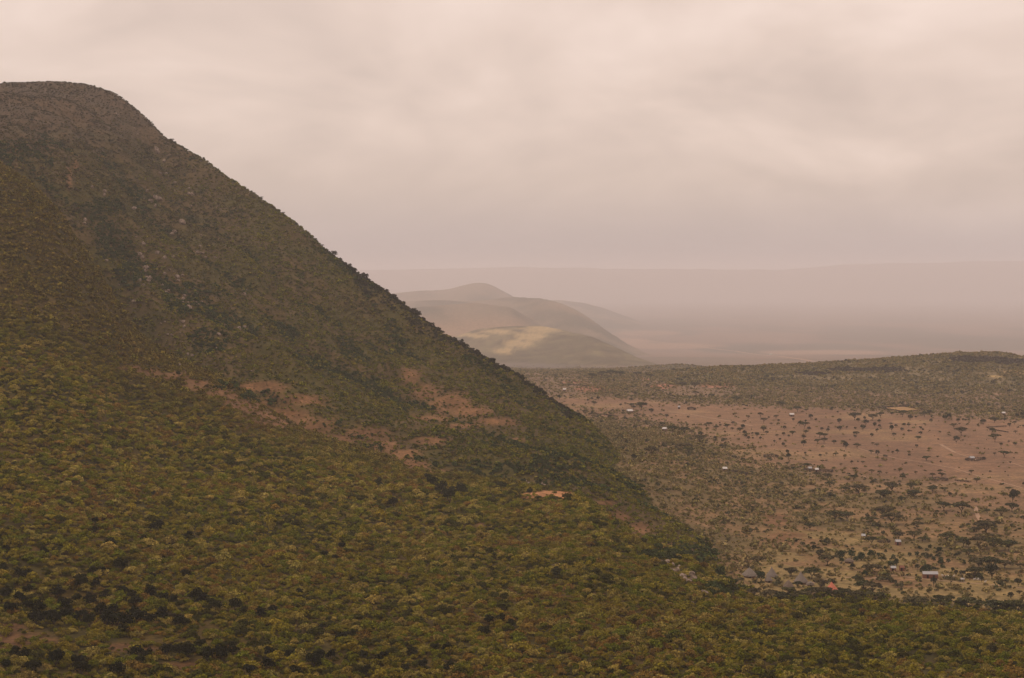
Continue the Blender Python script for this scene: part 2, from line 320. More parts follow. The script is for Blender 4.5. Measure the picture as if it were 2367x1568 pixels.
lhc = lerp(hil * (.62 + .5 * sstep(.35, .6, nA))[..., None] * (.75 + .5 * sstep(.35, .65, nL))[..., None], rgb(.42, .305, .15), litm * .78)  # patch of sunlight put into the ground colour as pale yellow
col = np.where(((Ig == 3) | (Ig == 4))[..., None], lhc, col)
mrc = lerp(rgb(.105, .088, .060), rgb(.20, .15, .105), sstep(.36, .64, fbm(Xg + .3 * Yg, Yg * .25, 260, 91, 5, .62))); mrc = lerp(mrc, rgb(.26, .17, .105), sstep(715, 760, dyG + (nL - .5) * 20) * sstep(1260, 1180, dxG))
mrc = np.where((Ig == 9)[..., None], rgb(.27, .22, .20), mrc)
col = np.where(((Ig >= 5) & (Ig <= 9))[..., None], mrc, col)
soil = lerp(rgb(.210, .108, .050), rgb(.145, .074, .034), sstep(.35, .65, nB))
soil = np.where((dyG > 1300)[..., None] & (Ig == 0)[..., None], soil * .62, soil)
col = lerp(col, soil, bare * .9); col = lerp(col, rgb(.36, .175, .078), bright)
ylw = sstep(.4, .7, blobs([(2360, 862, 60, 10), (2300, 870, 30, 4)], dxG, dyG) + (nA - .5) * .4); col = lerp(col, rgb(.36, .25, .11), ylw * .85)
wst = sstep(.45, .6, blobs([(2235, 1108, 40, 2.2), (2110, 975, 60, 4)], dxG, dyG) + (nA - .5) * .3) * (Ig == 10); col = lerp(col, rgb(.27, .18, .09), wst * .7)
redf = sstep(.45, .6, blobs([(1535, 893, 40, 7), (1375, 900, 55, 9), (1330, 884, 45, 3), (1655, 890, 60, 8), (1500, 877, 22, 3)], dxG, dyG) + (nA - .5) * .3); col = lerp(col, rgb(.30, .125, .075), redf * .75)
col = np.where(infield[..., None], rgb(.30, .185, .085), col)
col = np.where((bright > .5)[..., None], col * (1 - .35 * sstep(.55, .75, fbm(Xg, Yg * 3, 14, 95)))[..., None], col)

def base_mat(name, rough=1.0):
    m = bpy.data.materials.new(name); m.use_nodes = True
    b = m.node_tree.nodes['Principled BSDF']; b.inputs['Roughness'].default_value = rough; b.inputs['Specular IOR Level'].default_value = 0.1
    return m, m.node_tree, b
mg, gt, gb = base_mat('earth_and_dry_grass')
at = gt.nodes.new('ShaderNodeAttribute'); at.attribute_name = 'cover'
geo = gt.nodes.new('ShaderNodeNewGeometry')
ns = gt.nodes.new('ShaderNodeTexNoise'); ns.inputs['Scale'].default_value = 0.45; ns.inputs['Detail'].default_value = 6; ns.inputs['Roughness'].default_value = .7; gt.links.new(geo.outputs['Position'], ns.inputs[0])
ns2 = gt.nodes.new('ShaderNodeTexNoise'); ns2.inputs['Scale'].default_value = 0.06; ns2.inputs['Detail'].default_value = 5; ns2.inputs['Roughness'].default_value = .65; gt.links.new(geo.outputs['Position'], ns2.inputs[0])
f1 = ramp(gt, ns.outputs[0], [(0.32, (.45, .45, .42)), (0.5, (.95, .95, .95)), (0.68, (1.45, 1.42, 1.35))])
f2 = ramp(gt, ns2.outputs[0], [(0.33, (.72, .74, .70)), (0.66, (1.25, 1.22, 1.2))])
cc = mixc(gt, 1.0, mixc(gt, 1.0, at.outputs['Color'], f1, 'MULTIPLY'), f2, 'MULTIPLY')
gt.links.new(cc, gb.inputs['Base Color'])
V = np.stack([Xg, Yg, Zg], -1).reshape(-1, 3)
idx = np.arange(nR * nC).reshape(nR, nC)
F = np.stack([idx[:-1, :-1], idx[:-1, 1:], idx[1:, 1:], idx[1:, :-1]], -1).reshape(-1, 4)
tm = mesh_np('ground', V, F, smooth=True)
ca = tm.attributes.new('cover', 'FLOAT_COLOR', 'POINT')
ca.data.foreach_set('color', np.concatenate([col.reshape(-1, 3), np.ones((nR * nC, 1))], 1).astype(np.float32).ravel())
ground = tag(link('ground', tm, mg), kind='structure')

# ------------------------------------------------------------------ foliage material: colour from the plant's own tint
def leaf_mat(name, default, var=(.55, 1.5)):
    m, t, b = base_mat(name, .9)
    a = t.nodes.new('ShaderNodeAttribute'); a.attribute_type = 'INSTANCER'; a.attribute_name = 'tint'
    g = t.nodes.new('ShaderNodeNewGeometry')
    k = t.nodes.new('ShaderNodeMapRange'); k.inputs['To Min'].default_value = var[0]; k.inputs['To Max'].default_value = var[1]
    t.links.new(g.outputs['Random Per Island'], k.inputs[0]); k.inputs['To Min'].default_value = .4; k.inputs['To Max'].default_value = 1.65
    v = t.nodes.new('ShaderNodeVectorMath'); v.operation = 'SCALE'; t.links.new(a.outputs['Color'], v.inputs[0]); t.links.new(k.outputs[0], v.inputs[3])
    t.links.new(v.outputs[0], b.inputs['Base Color'])
    return m
m_leaf = leaf_mat('scrub_leaves', None)
m_bark, bt, bb = base_mat('grey_brown_bark'); bb.inputs['Base Color'].default_value = (.075, .05, .035, 1)
nb_ = bt.nodes.new('ShaderNodeTexNoise'); nb_.inputs['Scale'].default_value = 6
bt.links.new(ramp(bt, nb_.outputs[0], [(.3, (.045, .03, .02)), (.7, (.12, .085, .06))]), bb.inputs['Base Color'])

def leaf_cloud(lobes, n, size, flat=.0, seed=0):
    """small leaf-clump faces spread over and through several lobes (cx,cy,cz,rx,ry,rz)"""
    r = np.random.default_rng(seed); lobes = np.array(lobes, float)
    w = (lobes[:, 3] * lobes[:, 4] + lobes[:, 3] * lobes[:, 5]); pick = r.choice(len(lobes), n, p=w / w.sum())
    d = r.normal(size=(n, 3)); d /= np.linalg.norm(d, axis=1)[:, None]; d[:, 2] = np.where(d[:, 2] < -.35, -d[:, 2], d[:, 2])
    rad = r.uniform(.72, 1.06, n)[:, None]
    c = lobes[pick, :3] + d * lobes[pick, 3:] * rad
    nn = d + r.normal(size=(n, 3)) * .55; nn[:, 2] += flat; nn /= np.linalg.norm(nn, axis=1)[:, None]
    up = r.normal(size=(n, 3)); t = np.cross(nn, up); t /= np.linalg.norm(t, axis=1)[:, None]; b = np.cross(nn, t)
    s = size * r.uniform(.6, 1.5, n)[:, None]; s2 = s * r.uniform(.5, .9, n)[:, None]
    V = np.stack([c + t * s, c + b * s2 + nn * s * .15, c - t * s, c - b * s2 + nn * s * .1], 1).reshape(-1, 3)
    return V, np.arange(4 * n).reshape(n, 4)
def tubes_np(mb, parts):
    for pts, rad in parts: mb.tube(pts, rad, 5)
def shrub_mesh(name, seed, n=260, leaf=.13, tall=.8, nl=9):
    r = random.Random(seed); lobes = []
    for i in range(nl):
        a = r.uniform(0, 6.28); q = r.uniform(.0, .62) ** .8
        lobes.append((q * math.cos(a), q * math.sin(a), 1.25 * tall * (.62 - .42 * q) + r.uniform(-.08, .12), *([r.uniform(.26, .44)] * 2), r.uniform(.22, .36)))
    V, F = leaf_cloud(lobes, n, leaf, .25, seed)
    V = np.asarray(V); V[:, 2] = np.maximum(V[:, 2], -.1)
    me = mesh_np(name, V, F); me.materials.append(m_leaf)
    return me
SHR = [shrub_mesh('shrub_foliage', 100 + i, 560, .082, [.8, .95, .7, 1.05, .85][i], [9, 7, 11, 6, 10][i]) for i in range(5)]
SMALL = [shrub_mesh('low_shrub_foliage', 200 + i, 90, .2, [.8, .7, .95][i], 6) for i in range(3)]

# ------------------------------------------------------------------ trees: meshes (unit crown width), trunk and crown separate
def acacia(seed):
    r = random.Random(seed); lobes = []; limbs = []; H = .56
    nl = 18
    for i in range(nl):
        a = 2.4 * i + r.uniform(-.4, .4); q = .40 * math.sqrt((i + .4) / nl)
        zz = H + .05 * (1 - (q / .4) ** 2) * 1.6 + r.uniform(-.13, .045)
        lobes.append((q * math.cos(a), q * math.sin(a), zz, r.uniform(.11, .17), r.uniform(.11, .17), r.uniform(.04, .08)))
        if i % 2 == 0:
            k = Vector((.04 * math.cos(a), .04 * math.sin(a), .26))
            limbs.append(([(0, 0, .2), k, (q * .55 * math.cos(a), q * .55 * math.sin(a), .42), (q * math.cos(a), q * math.sin(a), zz - .01)], [.017, .014, .009, .004]))
    V, F = leaf_cloud(lobes, 1200, .044, .6, seed)
    cr = mesh_np('acacia_crown', V, F); cr.materials.append(m_leaf)
    mb = MB(); mb.tube([(0, 0, -.06), (.004, .0, .1), (0, 0, .23)], [.03, .022, .018], 7); tubes_np(mb, limbs)
    tr = mb.mesh('acacia_trunk'); tr.materials.append(m_bark); return tr, cr
def roundtree(seed, low=.26, leaf=.042, n=620, hgt=.52):
    r = random.Random(seed); lobes = [(0, 0, low + hgt * .5, .27, .27, hgt * .42)]; limbs = []
    for i in range(11):
        a = 2.4 * i + r.uniform(-.4, .4); e = r.uniform(-.5, 1.2); q = .28 * math.cos(e)
        p = (q * math.cos(a), q * math.sin(a), low + hgt * .45 + .26 * math.sin(e) * hgt * 1.7)
        s = r.uniform(.13, .2); lobes.append((*p, s, s, s * .9))
        if i % 2: limbs.append(([(0, 0, low * .7), (p[0] * .5, p[1] * .5, (p[2] + low * .7) * .5), p], [.018, .012, .005]))
    V, F = leaf_cloud(lobes, n, leaf, .15, seed)
    cr = mesh_np('tree_crown', V, F); cr.materials.append(m_leaf)
    mb = MB(); mb.tube([(0, 0, -.08), (.01, 0, low * .5), (0, 0, low + .1)], [.032, .024, .018], 7); tubes_np(mb, limbs)
    tr = mb.mesh('tree_trunk'); tr.materials.append(m_bark); return tr, cr
def candelabra(seed):                            # tall bare stem with a small flat head
    r = random.Random(seed); lobes = []; limbs = []
    for i in range(9):
        a = 2.4 * i; q = .36 * math.sqrt((i + .5) / 9); lobes.append((q * math.cos(a), q * math.sin(a), .78 + r.uniform(-.04, .06) - q * .15, .15, .15, .1))
        limbs.append(([(0, 0, .5), (q * .6 * math.cos(a), q * .6 * math.sin(a), .62), (q * math.cos(a), q * math.sin(a), .78)], [.03, .022, .014]))
    V, F = leaf_cloud(lobes, 300, .05, .3, seed); cr = mesh_np('head_crown', V, F); cr.materials.append(m_leaf)
    mb = MB(); mb.tube([(0, 0, -.15), (.02, 0, .3), (0, 0, .52)], [.05, .04, .035], 6); tubes_np(mb, limbs)
    tr = mb.mesh('head_trunk'); tr.materials.append(m_bark); return tr, cr
TREES = {'A': [acacia(s) for s in (1, 2, 3, 4)], 'R': [roundtree(s) for s in (11, 12, 13)], 'G': [roundtree(s, .04, .045, 700, .66) for s in (21, 22, 23)],
         'D': [roundtree(s, .14, .038, 850, .6) for s in (31, 32, 33, 34)], 'C': [candelabra(s) for s in (41, 42)]}
TN = {'A': 'acacia_tree', 'R': 'savanna_tree', 'G': 'green_bush', 'D': 'dark_tree', 'C': 'umbrella_tree'}

ORD = 'first second third fourth fifth sixth seventh eighth ninth tenth eleventh twelfth thirteenth fourteenth fifteenth sixteenth seventeenth eighteenth nineteenth twentieth'.split()
def ordw(i):
    if i < 20: return ORD[i]
    t = ['twenty', 'thirty', 'forty', 'fifty', 'sixty', 'seventy', 'eighty', 'ninety'][(i + 1) // 10 - 2]; u = (i + 1) % 10
    return t.replace('y', 'ieth') if u == 0 else t + '-' + ORD[u - 1]
LAND = []                                        # (dx, dy, phrase) filled below
def label_all(items, noun, land):
    """items: (obj, dx, dy, adjective): each gets its own label by landmark and order from the left"""
    byl = {}
    for o, x, y, adj in items:
        j = min(range(len(land)), key=lambda k: ((land[k][0] - x)) ** 2 + (2.2 * (land[k][1] - y)) ** 2)
        byl.setdefault((j, adj), []).append((x, y, o))
    for (j, adj), l in byl.items():
        l.sort(key=lambda t: t[0])
        for i, (x, y, o) in enumerate(l):
            ph = land[j][2]; tail = '' if len(l) == 1 else f', {ordw(i)} from the left'
            if len(f'{adj} {noun} {ph}{tail}'.split()) > 16: ph = ph.replace(' the ', ' ')
            if len(f'{adj} {noun} {ph}{tail}'.split()) > 16: tail = f', {ordw(i)} from left'
            o['label'] = f'{adj} {noun} {ph}{tail}'
TREE_ITEMS = {k: [] for k in TREES}
GRP = {'A': 'flat-topped acacias of the valley', 'R': 'round trees scattered over the savanna', 'G': 'low green bushes of the valley', 'D': 'dark trees of the near slope', 'C': 'umbrella-headed plants on the ridge line'}
CATS = {'A': 'acacia', 'R': 'tree', 'G': 'bush', 'D': 'tree', 'C': 'tree'}
PAL = {'A': [(.058, .054, .018), (.046, .046, .016), (.070, .056, .024)], 'R': [(.030, .031, .013), (.036, .034, .016), (.024, .027, .011)],
       'G': [(.030, .044, .016), (.036, .050, .018)], 'D': [(.013, .014, .003), (.018, .018, .003), (.010, .011, .002)], 'C': [(.045, .038, .022)]}
_cnt = 0
def tree(kind, dx, dy, wd, sink=.15, zs=None, pal=None):
    """tree whose foot is seen at (dx,dy) and whose crown spans wd"""
    global _cnt; _cnt += 1
    X, Y, z = place(dx, dy); w = wd / FD * Y
    tr, cr = TREES[kind][_cnt % len(TREES[kind])]
    e = bpy.data.objects.new(TN[kind], None); C.objects.link(e); e.empty_display_size = .5
    e.location = (X, Y, z - sink); e.rotation_euler = (0, 0, random.uniform(0, 6.28))
    q = zs or random.uniform(.9, 1.2) * (.70 if kind == 'A' and wd > 40 else .78 if kind == 'A' and wd > 18 else 1); e.scale = (w, w * random.uniform(.85, 1.1), w * q)
    t = link('trunk', tr, None, e); c = link('crown', cr, None, e)
    p = random.choice(pal or PAL[kind]); j = random.uniform(.85, 1.15); c['tint'] = [p[0] * j, p[1] * j * random.uniform(.95, 1.06), p[2] * j]
    tag(e, None, CATS[kind], GRP[kind])
    TREE_ITEMS[kind].append((e, dx, dy, w)); return e
def from_zoom(ox, oy, s, lst, default='R', ws=None, mul=1.0):
    ws = ws or s
    for it in lst:
        x, y, w = it[:3]; k = it[3] if len(it) > 3 else default
        tree(k, ox + x * s, oy + y * s, w * ws * mul)
A = 'A'; RR = 'R'; G = 'G'
SAV = [(130, 790, 35), (297, 775, 50), (348, 790, 30), (20, 640, 50, A), (505, 690, 45), (655, 655, 25), (900, 632, 20), (1330, 650, 40), (170, 700, 80, A), (255, 700, 40, A), (560, 715, 25), (190, 835, 50), (250, 805, 30), (240, 860, 90, A), (280, 885, 45), (45, 875, 45), (405, 885, 35), (465, 900, 40), (35, 930, 40), (120, 930, 60, A), (85, 950, 30), (250, 915, 50, A), (228, 965, 50), (0, 980, 30), (575, 815, 55), (580, 888, 55), (648, 865, 28), (725, 780, 110, A), (758, 800, 40), (730, 875, 30), (820, 780, 35), (833, 835, 60), (805, 880, 60), (720, 920, 35), (745, 930, 50, A), (728, 955, 38), (900, 785, 90, A), (975, 755, 75, A), (962, 810, 38), (920, 850, 50), (965, 855, 35), (940, 898, 42), (890, 945, 45), (385, 955, 65, A), (432, 952, 70, A), (365, 1008, 70, A), (428, 1004, 75, A), (525, 1015, 50), (640, 1060, 65), (615, 1020, 50, A), (748, 1055, 65, A), (900, 1020, 35, A), (940, 1035, 40, A), (1085, 735, 40), (1190, 750, 90, A), (1262, 785, 60), (1317, 765, 30), (1400, 750, 90, A), (1450, 730, 60), (1360, 720, 18), (1465, 808, 40), (1470, 755, 25), (1125, 855, 42), (1085, 888, 55), (1205, 838, 38), (1248, 845, 38), (1183, 890, 42), (1105, 940, 45), (1250, 903, 30), (1273, 893, 20), (1363, 868, 35), (1400, 828, 28, A), (1388, 885, 28), (1365, 925, 42), (1075, 830, 35, A), (1338, 978, 60, A), (1325, 1050, 38), (1600, 790, 60), (1640, 780, 60), (1728, 800, 45), (1740, 825, 25, A), (1685, 860, 70, A), (1863, 765, 35, A), (1973, 825, 65), (1757, 930, 115, A), (1710, 1005, 70), (1773, 985, 25, A), (1832, 812, 22, A), (2080, 805, 85, A), (2180, 790, 35), (2275, 825, 42, A), (2225, 845, 45), (2060, 910, 55, A), (2285, 910, 42, A), (2300, 760, 45), (2345, 745, 40), (2360, 850, 25), (2085, 990, 110, A), (2145, 1035, 35), (2218, 1000, 25), (2280, 1030, 35), (2175, 1140, 105, A), (2083, 1120, 30, A), (2270, 1155, 18), (2235, 1205, 28, A), (1980, 1165, 30), (1093, 1105, 30), (1138, 1105, 45), (945, 1125, 60), (885, 1110, 45, A), (540, 1130, 45, A), (390, 1140, 35), (450, 1115, 28, A), (80, 1165, 60), (70, 1110, 45), (245, 1115, 30), (230, 1035, 60), (30, 1035, 45), (230, 1165, 30, A), (70, 1220, 40, A), (450, 1185, 30, A), (410, 1190, 35, A), (695, 1205, 32), (755, 1195, 22), (805, 1205, 40, A), (830, 1150, 15), (590, 1225, 30, A), (740, 1270, 40, A), (260, 1250, 80, A), (1420, 1175, 85, A), (1467, 1195, 22), (1530, 1150, 30, A), (1558, 1195, 25), (1188, 1215, 20, A), (1160, 1285, 35, A), (1115, 1270, 25, A), (965, 1310, 45, A), (1035, 1305, 28, A), (890, 1300, 50, A), (1318, 1305, 35, A), (1190, 1360, 60, A), (715, 1365, 90, A), (465, 1360, 90, A), (350, 1330, 70, A), (1480, 1335, 60, A), (1570, 1335, 80, A), (1550, 1300, 50, A), (1908, 1390, 65, A), (2183, 1290, 22), (2213, 1325, 22, A), (1855, 1300, 50, A), (2220, 1465, 70, A), (1480, 1470, 90, A), (1590, 1475, 80, A), (1080, 1480, 150, A), (1000, 1540, 150, A), (2265, 1550, 90), (2305, 1500, 40, A)]
from_zoom(1803, 786, .2383, SAV, mul=1.15)
SAV2 = [(188, 580, 45), (238, 555, 20), (300, 560, 30, A), (415, 525, 25, A), (465, 600, 32), (505, 585, 35), (565, 590, 38), (525, 645, 55, A), (785, 645, 32), (830, 632, 28, A), (890, 660, 50, A), (910, 675, 40), (985, 680, 105, A), (1080, 712, 55), (810, 705, 28), (845, 780, 25), (672, 720, 25), (1230, 760, 48), (1438, 765, 32), (925, 755, 38, A), (958, 740, 30, A), (1000, 802, 25, A), (505, 730, 35), (438, 728, 55, A), (680, 770, 50, A), (1190, 845, 50, A), (1145, 830, 20, A), (1290, 905, 110, A), (1400, 915, 100, A), (1475, 915, 50, A), (1560, 940, 55), (1640, 850, 60, A), (1710, 880, 55, A), (1750, 845, 30), (1745, 815, 20), (1815, 870, 60, A), (1795, 905, 25), (1865, 880, 35, A), (1873, 822, 38), (1985, 805, 35, A), (1968, 868, 55), (1940, 900, 60, A), (1985, 930, 50), (1995, 950, 40), (2105, 945, 60), (2060, 920, 30), (2025, 970, 40), (2065, 968, 25), (2138, 975, 35), (2170, 900, 60, A), (2200, 920, 40, A), (2172, 808, 65, A), (2220, 765, 28), (2245, 828, 35, A), (2315, 800, 30), (2290, 770, 45, A), (2140, 755, 55, A), (2020, 765, 40, A), (2300, 940, 35, A), (2275, 1000, 30), (1510, 540, 70, A), (1905, 600, 90, A), (2330, 645, 75, A), (505, 385, 90, A), (600, 362, 90, A), (690, 362, 100, A), (780, 362, 90, A), (945, 360, 80, A), (1075, 375, 70, A), (1380, 470, 90, A), (1500, 475, 90, A), (910, 1180, 70), (1550, 1000, 120, A), (1085, 1130, 130, A), (1400, 1080, 150, A), (1440, 1105, 110, A), (685, 935, 40), (1515, 1205, 50, A), (1700, 970, 40)]
from_zoom(1248, 786, .2383, SAV2, mul=1.12)
LOWV = [(328, 695, 60), (460, 830, 170, A), (290, 490, 110, A), (895, 915, 180, A), (845, 900, 110, A), (705, 880, 65), (1040, 950, 90, A), (990, 800, 80, A), (1235, 940, 28), (1325, 945, 30), (890, 630, 130, A), (1150, 590, 120, A), (1300, 585, 130, A), (1380, 610, 90, A), (1620, 600, 150, A), (1490, 1035, 85), (1445, 1100, 50, A), (1705, 765, 60), (1710, 930, 55), (1770, 950, 80), (1890, 960, 180, A), (1955, 995, 55), (2055, 965, 165), (1780, 650, 140, A), (1930, 665, 190, A), (2080, 685, 200, A), (2220, 685, 180, A), (1930, 860, 190, A), (2060, 870, 200, A), (2180, 860, 160, A), (1830, 750, 120, A), (2330, 860, 90, A), (2310, 1040, 90), (2240, 1160, 75), (2320, 1120, 60, A), (2170, 1300, 220, A), (1660, 1010, 90, A), (310, 960, 190, A), (110, 930, 120, A), (400, 1060, 150, A), (900, 1110, 190, A), (760, 1020, 120, A), (540, 395, 160, A), (650, 400, 150, A), (1000, 380, 200, A), (1080, 430, 200, A), (880, 430, 130, A), (1350, 410, 80, A), (1590, 300, 160, A), (1760, 330, 180, A), (1000, 190, 150, A), (760, 130, 160, A), (640, 120, 80, A), (480, 70, 80, A), (1180, 215, 80, A), (1300, 180, 130, A), (1480, 130, 90, A), (1650, 165, 50), (1270, 95, 100, A), (1090, 110, 120, A), (2145, 360, 150, A), (2250, 310, 130, A), (2255, 215, 85), (2300, 170, 60, A), (1900, 530, 120, A), (2000, 530, 230, A), (1330, 480, 130, A), (2010, 335, 60, A), (1900, 225, 30),
        (597, 772, 95, G), (690, 752, 90, G), (735, 792, 60, G), (600, 805, 60, G), (790, 782, 90, G), (880, 747, 80, G), (955, 750, 50, G), (1100, 775, 60, G), (1075, 832, 70, G), (1130, 832, 70, G), (1100, 865, 50, G), (1018, 870, 50, G), (1257, 745, 45, G), (1330, 738, 50, G), (1385, 740, 45, G), (1350, 675, 38, G), (1455, 665, 45, G), (1500, 668, 25, G), (1545, 715, 80, G), (1490, 785, 48, G), (1560, 815, 72, G), (1632, 808, 55, G), (1465, 750, 40, G), (1785, 820, 50, G), (1675, 893, 52, G), (455, 607, 55, G), (1000, 530, 45, G), (245, 405, 55, G), (825, 940, 70, G), (1025, 705, 35, G), (1040, 595, 30, G), (1195, 1115, 50, G), (1770, 1235, 95, G), (1205, 670, 16, G), (1270, 665, 16, G), (1430, 900, 90, G), (1390, 895, 70, G)]
from_zoom(1803, 1109.6, .2383, LOWV, mul=1.12)
CAN = [(830, 905, 300, A), (600, 860, 220, A), (1080, 850, 230, A), (1400, 850, 200, A), (1250, 925, 300, A), (1560, 900, 300, A), (1850, 905, 280, A), (1750, 850, 180, A), (2150, 800, 300, A), (2030, 930, 280, A), (2300, 945, 300, A), (980, 930, 260, A), (640, 400, 220, A), (1100, 580, 200, A), (690, 640, 190, G), (1200, 730, 150, A), (640, 560, 120, A)]
from_zoom(1645.9, 1239, .16407, CAN)
for x, y, w in [(2120, 1420, 60), (2180, 1424, 60), (2240, 1428, 70), (2300, 1432, 60), (2350, 1436, 60)]: tree('A', x, y - 12, w)
# dark trees of the near slope
D1 = [(945, 440, 90), (1350, 330, 110), (1230, 400, 60), (1625, 375, 70), (820, 320, 60), (820, 255, 70), (1020, 640, 90), (1070, 632, 80), (1600, 720, 80), (1310, 722, 70), (790, 682, 80), (870, 692, 80), (690, 755, 100), (700, 810, 110), (820, 805, 80), (160, 705, 90), (230, 725, 90), (50, 492, 70), (380, 512, 70), (30, 660, 80), (40, 885, 100), (240, 860, 90), (170, 920, 100), (500, 880, 120), (560, 990, 110), (660, 930, 90), (780, 950, 120), (900, 905, 90), (1050, 860, 100), (1130, 900, 90), (1160, 960, 100), (1290, 890, 110), (1400, 930, 90), (1500, 925, 70), (1680, 915, 120), (1740, 935, 100), (1810, 950, 70), (1850, 1010, 110), (2020, 1000, 120), (2100, 1050, 90), (100, 1020, 120), (250, 1010, 100), (310, 1120, 130), (340, 1010, 110), (400, 1070, 100), (460, 1130, 140), (560, 1070, 110), (600, 1020, 70), (700, 1090, 120), (770, 1140, 120), (860, 1040, 110), (960, 1040, 110), (1010, 1140, 130), (920, 1130, 120), (1100, 1140, 120), (1050, 1210, 110), (1200, 1100, 110), (1290, 1120, 110), (1160, 1055, 90), (1390, 1070, 110), (1540, 1140, 110), (1600, 1140, 90), (1170, 1400, 120), (1270, 1410, 90), (1430, 1380, 100), (1540, 1400, 140), (1620, 1410, 120), (1620, 1335, 90), (1720, 1320, 90), (1780, 1440, 140), (1900, 1420, 130), (2000, 1370, 110), (480, 1475, 140), (290, 1540, 140), (220, 1410, 90), (130, 1390, 90), (680, 1480, 130), (700, 1560, 150), (1000, 1560, 140), (1400, 1550, 60), (2150, 1550, 110), (50, 1500, 90), (1200, 1460, 90)]
for x, y, w in D1: tree('D', x * .2689, 1146.6 + y * .2689, w * .2689 * 1.34)
D2 = [(555, 1195, 80), (740, 1255, 100), (820, 1245, 90), (145, 1015, 80), (40, 1055, 100), (600, 1055, 40), (110, 1410, 120), (100, 1510, 120), (280, 1400, 90), (500, 1480, 140), (540, 1430, 110), (640, 1420, 90), (650, 1485, 60), (840, 1420, 70), (920, 1410, 90), (1060, 1450, 90), (940, 1550, 110), (1100, 1400, 80), (1440, 1500, 90), (1280, 1520, 80), (1660, 1535, 110), (1540, 1330, 80), (2000, 1110, 100), (2100, 1100, 100), (2190, 1130, 80), (1960, 1215, 110), (330, 1560, 110), (1640, 1360, 90), (1340, 1380, 100), (585, 545, 70), (680, 560, 60), (740, 460, 60), (375, 850, 60), (1085, 770, 60), (1180, 105, 80)]
for x, y, w in D2: tree('D', 591.8 + x * .2689, 1146.6 + y * .2689, w * .2689 * 1.28)
D3 = [(1700, 320, 110), (1500, 480, 90), (1370, 350, 60), (2010, 530, 110), (2170, 590, 130), (1210, 640, 60), (1950, 470, 70), (2310, 660, 70), (290, 550, 90), (750, 450, 90), (560, 350, 100), (1170, 400, 60), (1960, 650, 60), (100, 700, 90), (830, 720, 90), (1480, 720, 70)]
for x, y, w in D3: tree('D', 1479.4 + x * .375, 1294.5 + y * .375, w * .3 * .8, pal=[(.030, .032, .010), (.036, .034, .012)])
for x, y, w in [(1287, 1338, 34), (1020, 1145, 40), (1000, 1128, 34), (1040, 1168, 46), (1065, 1150, 40), (875, 1128, 26), (990, 1112, 22), (412, 872, 16), (355, 1150, 18), (360, 970, 14), (810, 1110, 20), (1160, 1135, 30), (1225, 1145, 20)]:
    tree('D', x, y, w, pal=[(.034, .036, .012), (.03, .032, .012)])
# plants on the ridge line
RID = [(143, 160, 16, 'C'), (180, 200, 30, 'C'), (475, 420, 34, 'D'), (573, 475, 24, 'C'), (637, 515, 30, 'C'), (655, 532, 20, 'C'), (695, 575, 32, 'C'), (750, 635, 28, 'C'), (795, 668, 66, 'R'), (848, 712, 44, 'R'), (890, 758, 40, 'D'), (962, 775, 24, 'C'), (925, 795, 66, 'D'), (965, 815, 56, 'D'), (1050, 885, 80, 'D'), (1090, 885, 36, 'D'), (1240, 990, 44, 'D'), (1200, 972, 44, 'D'), (1300, 1040, 54, 'D'), (1350, 1080, 44, 'D'), (1380, 1108, 40, 'D'), (1465, 1155, 64, 'D'), (1500, 1185, 64, 'D'), (1550, 1212, 44, 'D'), (1597, 1232, 22, 'C'), (1620, 1262, 54, 'D'), (1680, 1295, 50, 'D'), (1790, 1358, 22, 'C'), (1870, 1412, 64, 'D'), (1910, 1412, 54, 'D'), (1965, 1462, 44, 'C'), (2010, 1495, 64, 'D'), (2060, 1515, 40, 'R'), (2130, 1565, 64, 'D')]
def ridge_tree(k, dx, dy, w):
    # stands just on the near side of the crest in that column
    i = (dx - DXS[0]) / 10; i0 = int(i); Yr = rd_Y[i0] - 6
    X, Y, z = place(dx, max(dy, 0))
    if Y > Yr + 60:
        Yf = np.linspace(Yr - 160, Yr + 60, 60); Xf = (dx - HX) / FD * Yf; zz = gz(Xf, Yf); j = int(np.argmax(zz / Yf)); Y = float(Yf[j]); dy = HY - FD * float(zz[j]) / Y + 1.0
    return tree(k, dx, dy + 1.5, w, pal=[(.034, .032, .018), (.042, .036, .022)], zs=1.0)
for x, y, w, k in RID: ridge_tree(k, 554.8 + x * .2735, 406.8 + y * .2735, w * .31)
RID2 = [(985, 60, 64, 'D'), (1045, 95, 40, 'R'), (1115, 155, 62, 'D'), (1165, 180, 34, 'C'), (1210, 210, 54, 'D'), (1255, 225, 50, 'D'), (1340, 260, 38, 'C'), (1360, 292, 60, 'D'), (1420, 305, 38, 'C'), (1460, 345, 28, 'C'), (1490, 350, 46, 'R'), (1520, 405, 60, 'D'), (1560, 430, 50, 'D'), (1660, 485, 24, 'C'), (1690, 500, 40, 'D'), (1765, 540, 24, 'C'), (1720, 515, 40, 'D'), (1850, 595, 44, 'D'), (1620, 470, 44, 'D')]
for x, y, w, k in RID2: ridge_tree(k, 832.2 + x * .2735, 795.2 + y * .2735, w * .29)
for x, y, w in [(350, 282, 8), (398, 327, 11), (281, 222, 6), (655, 490, 10)]: ridge_tree('C', x, y, w)

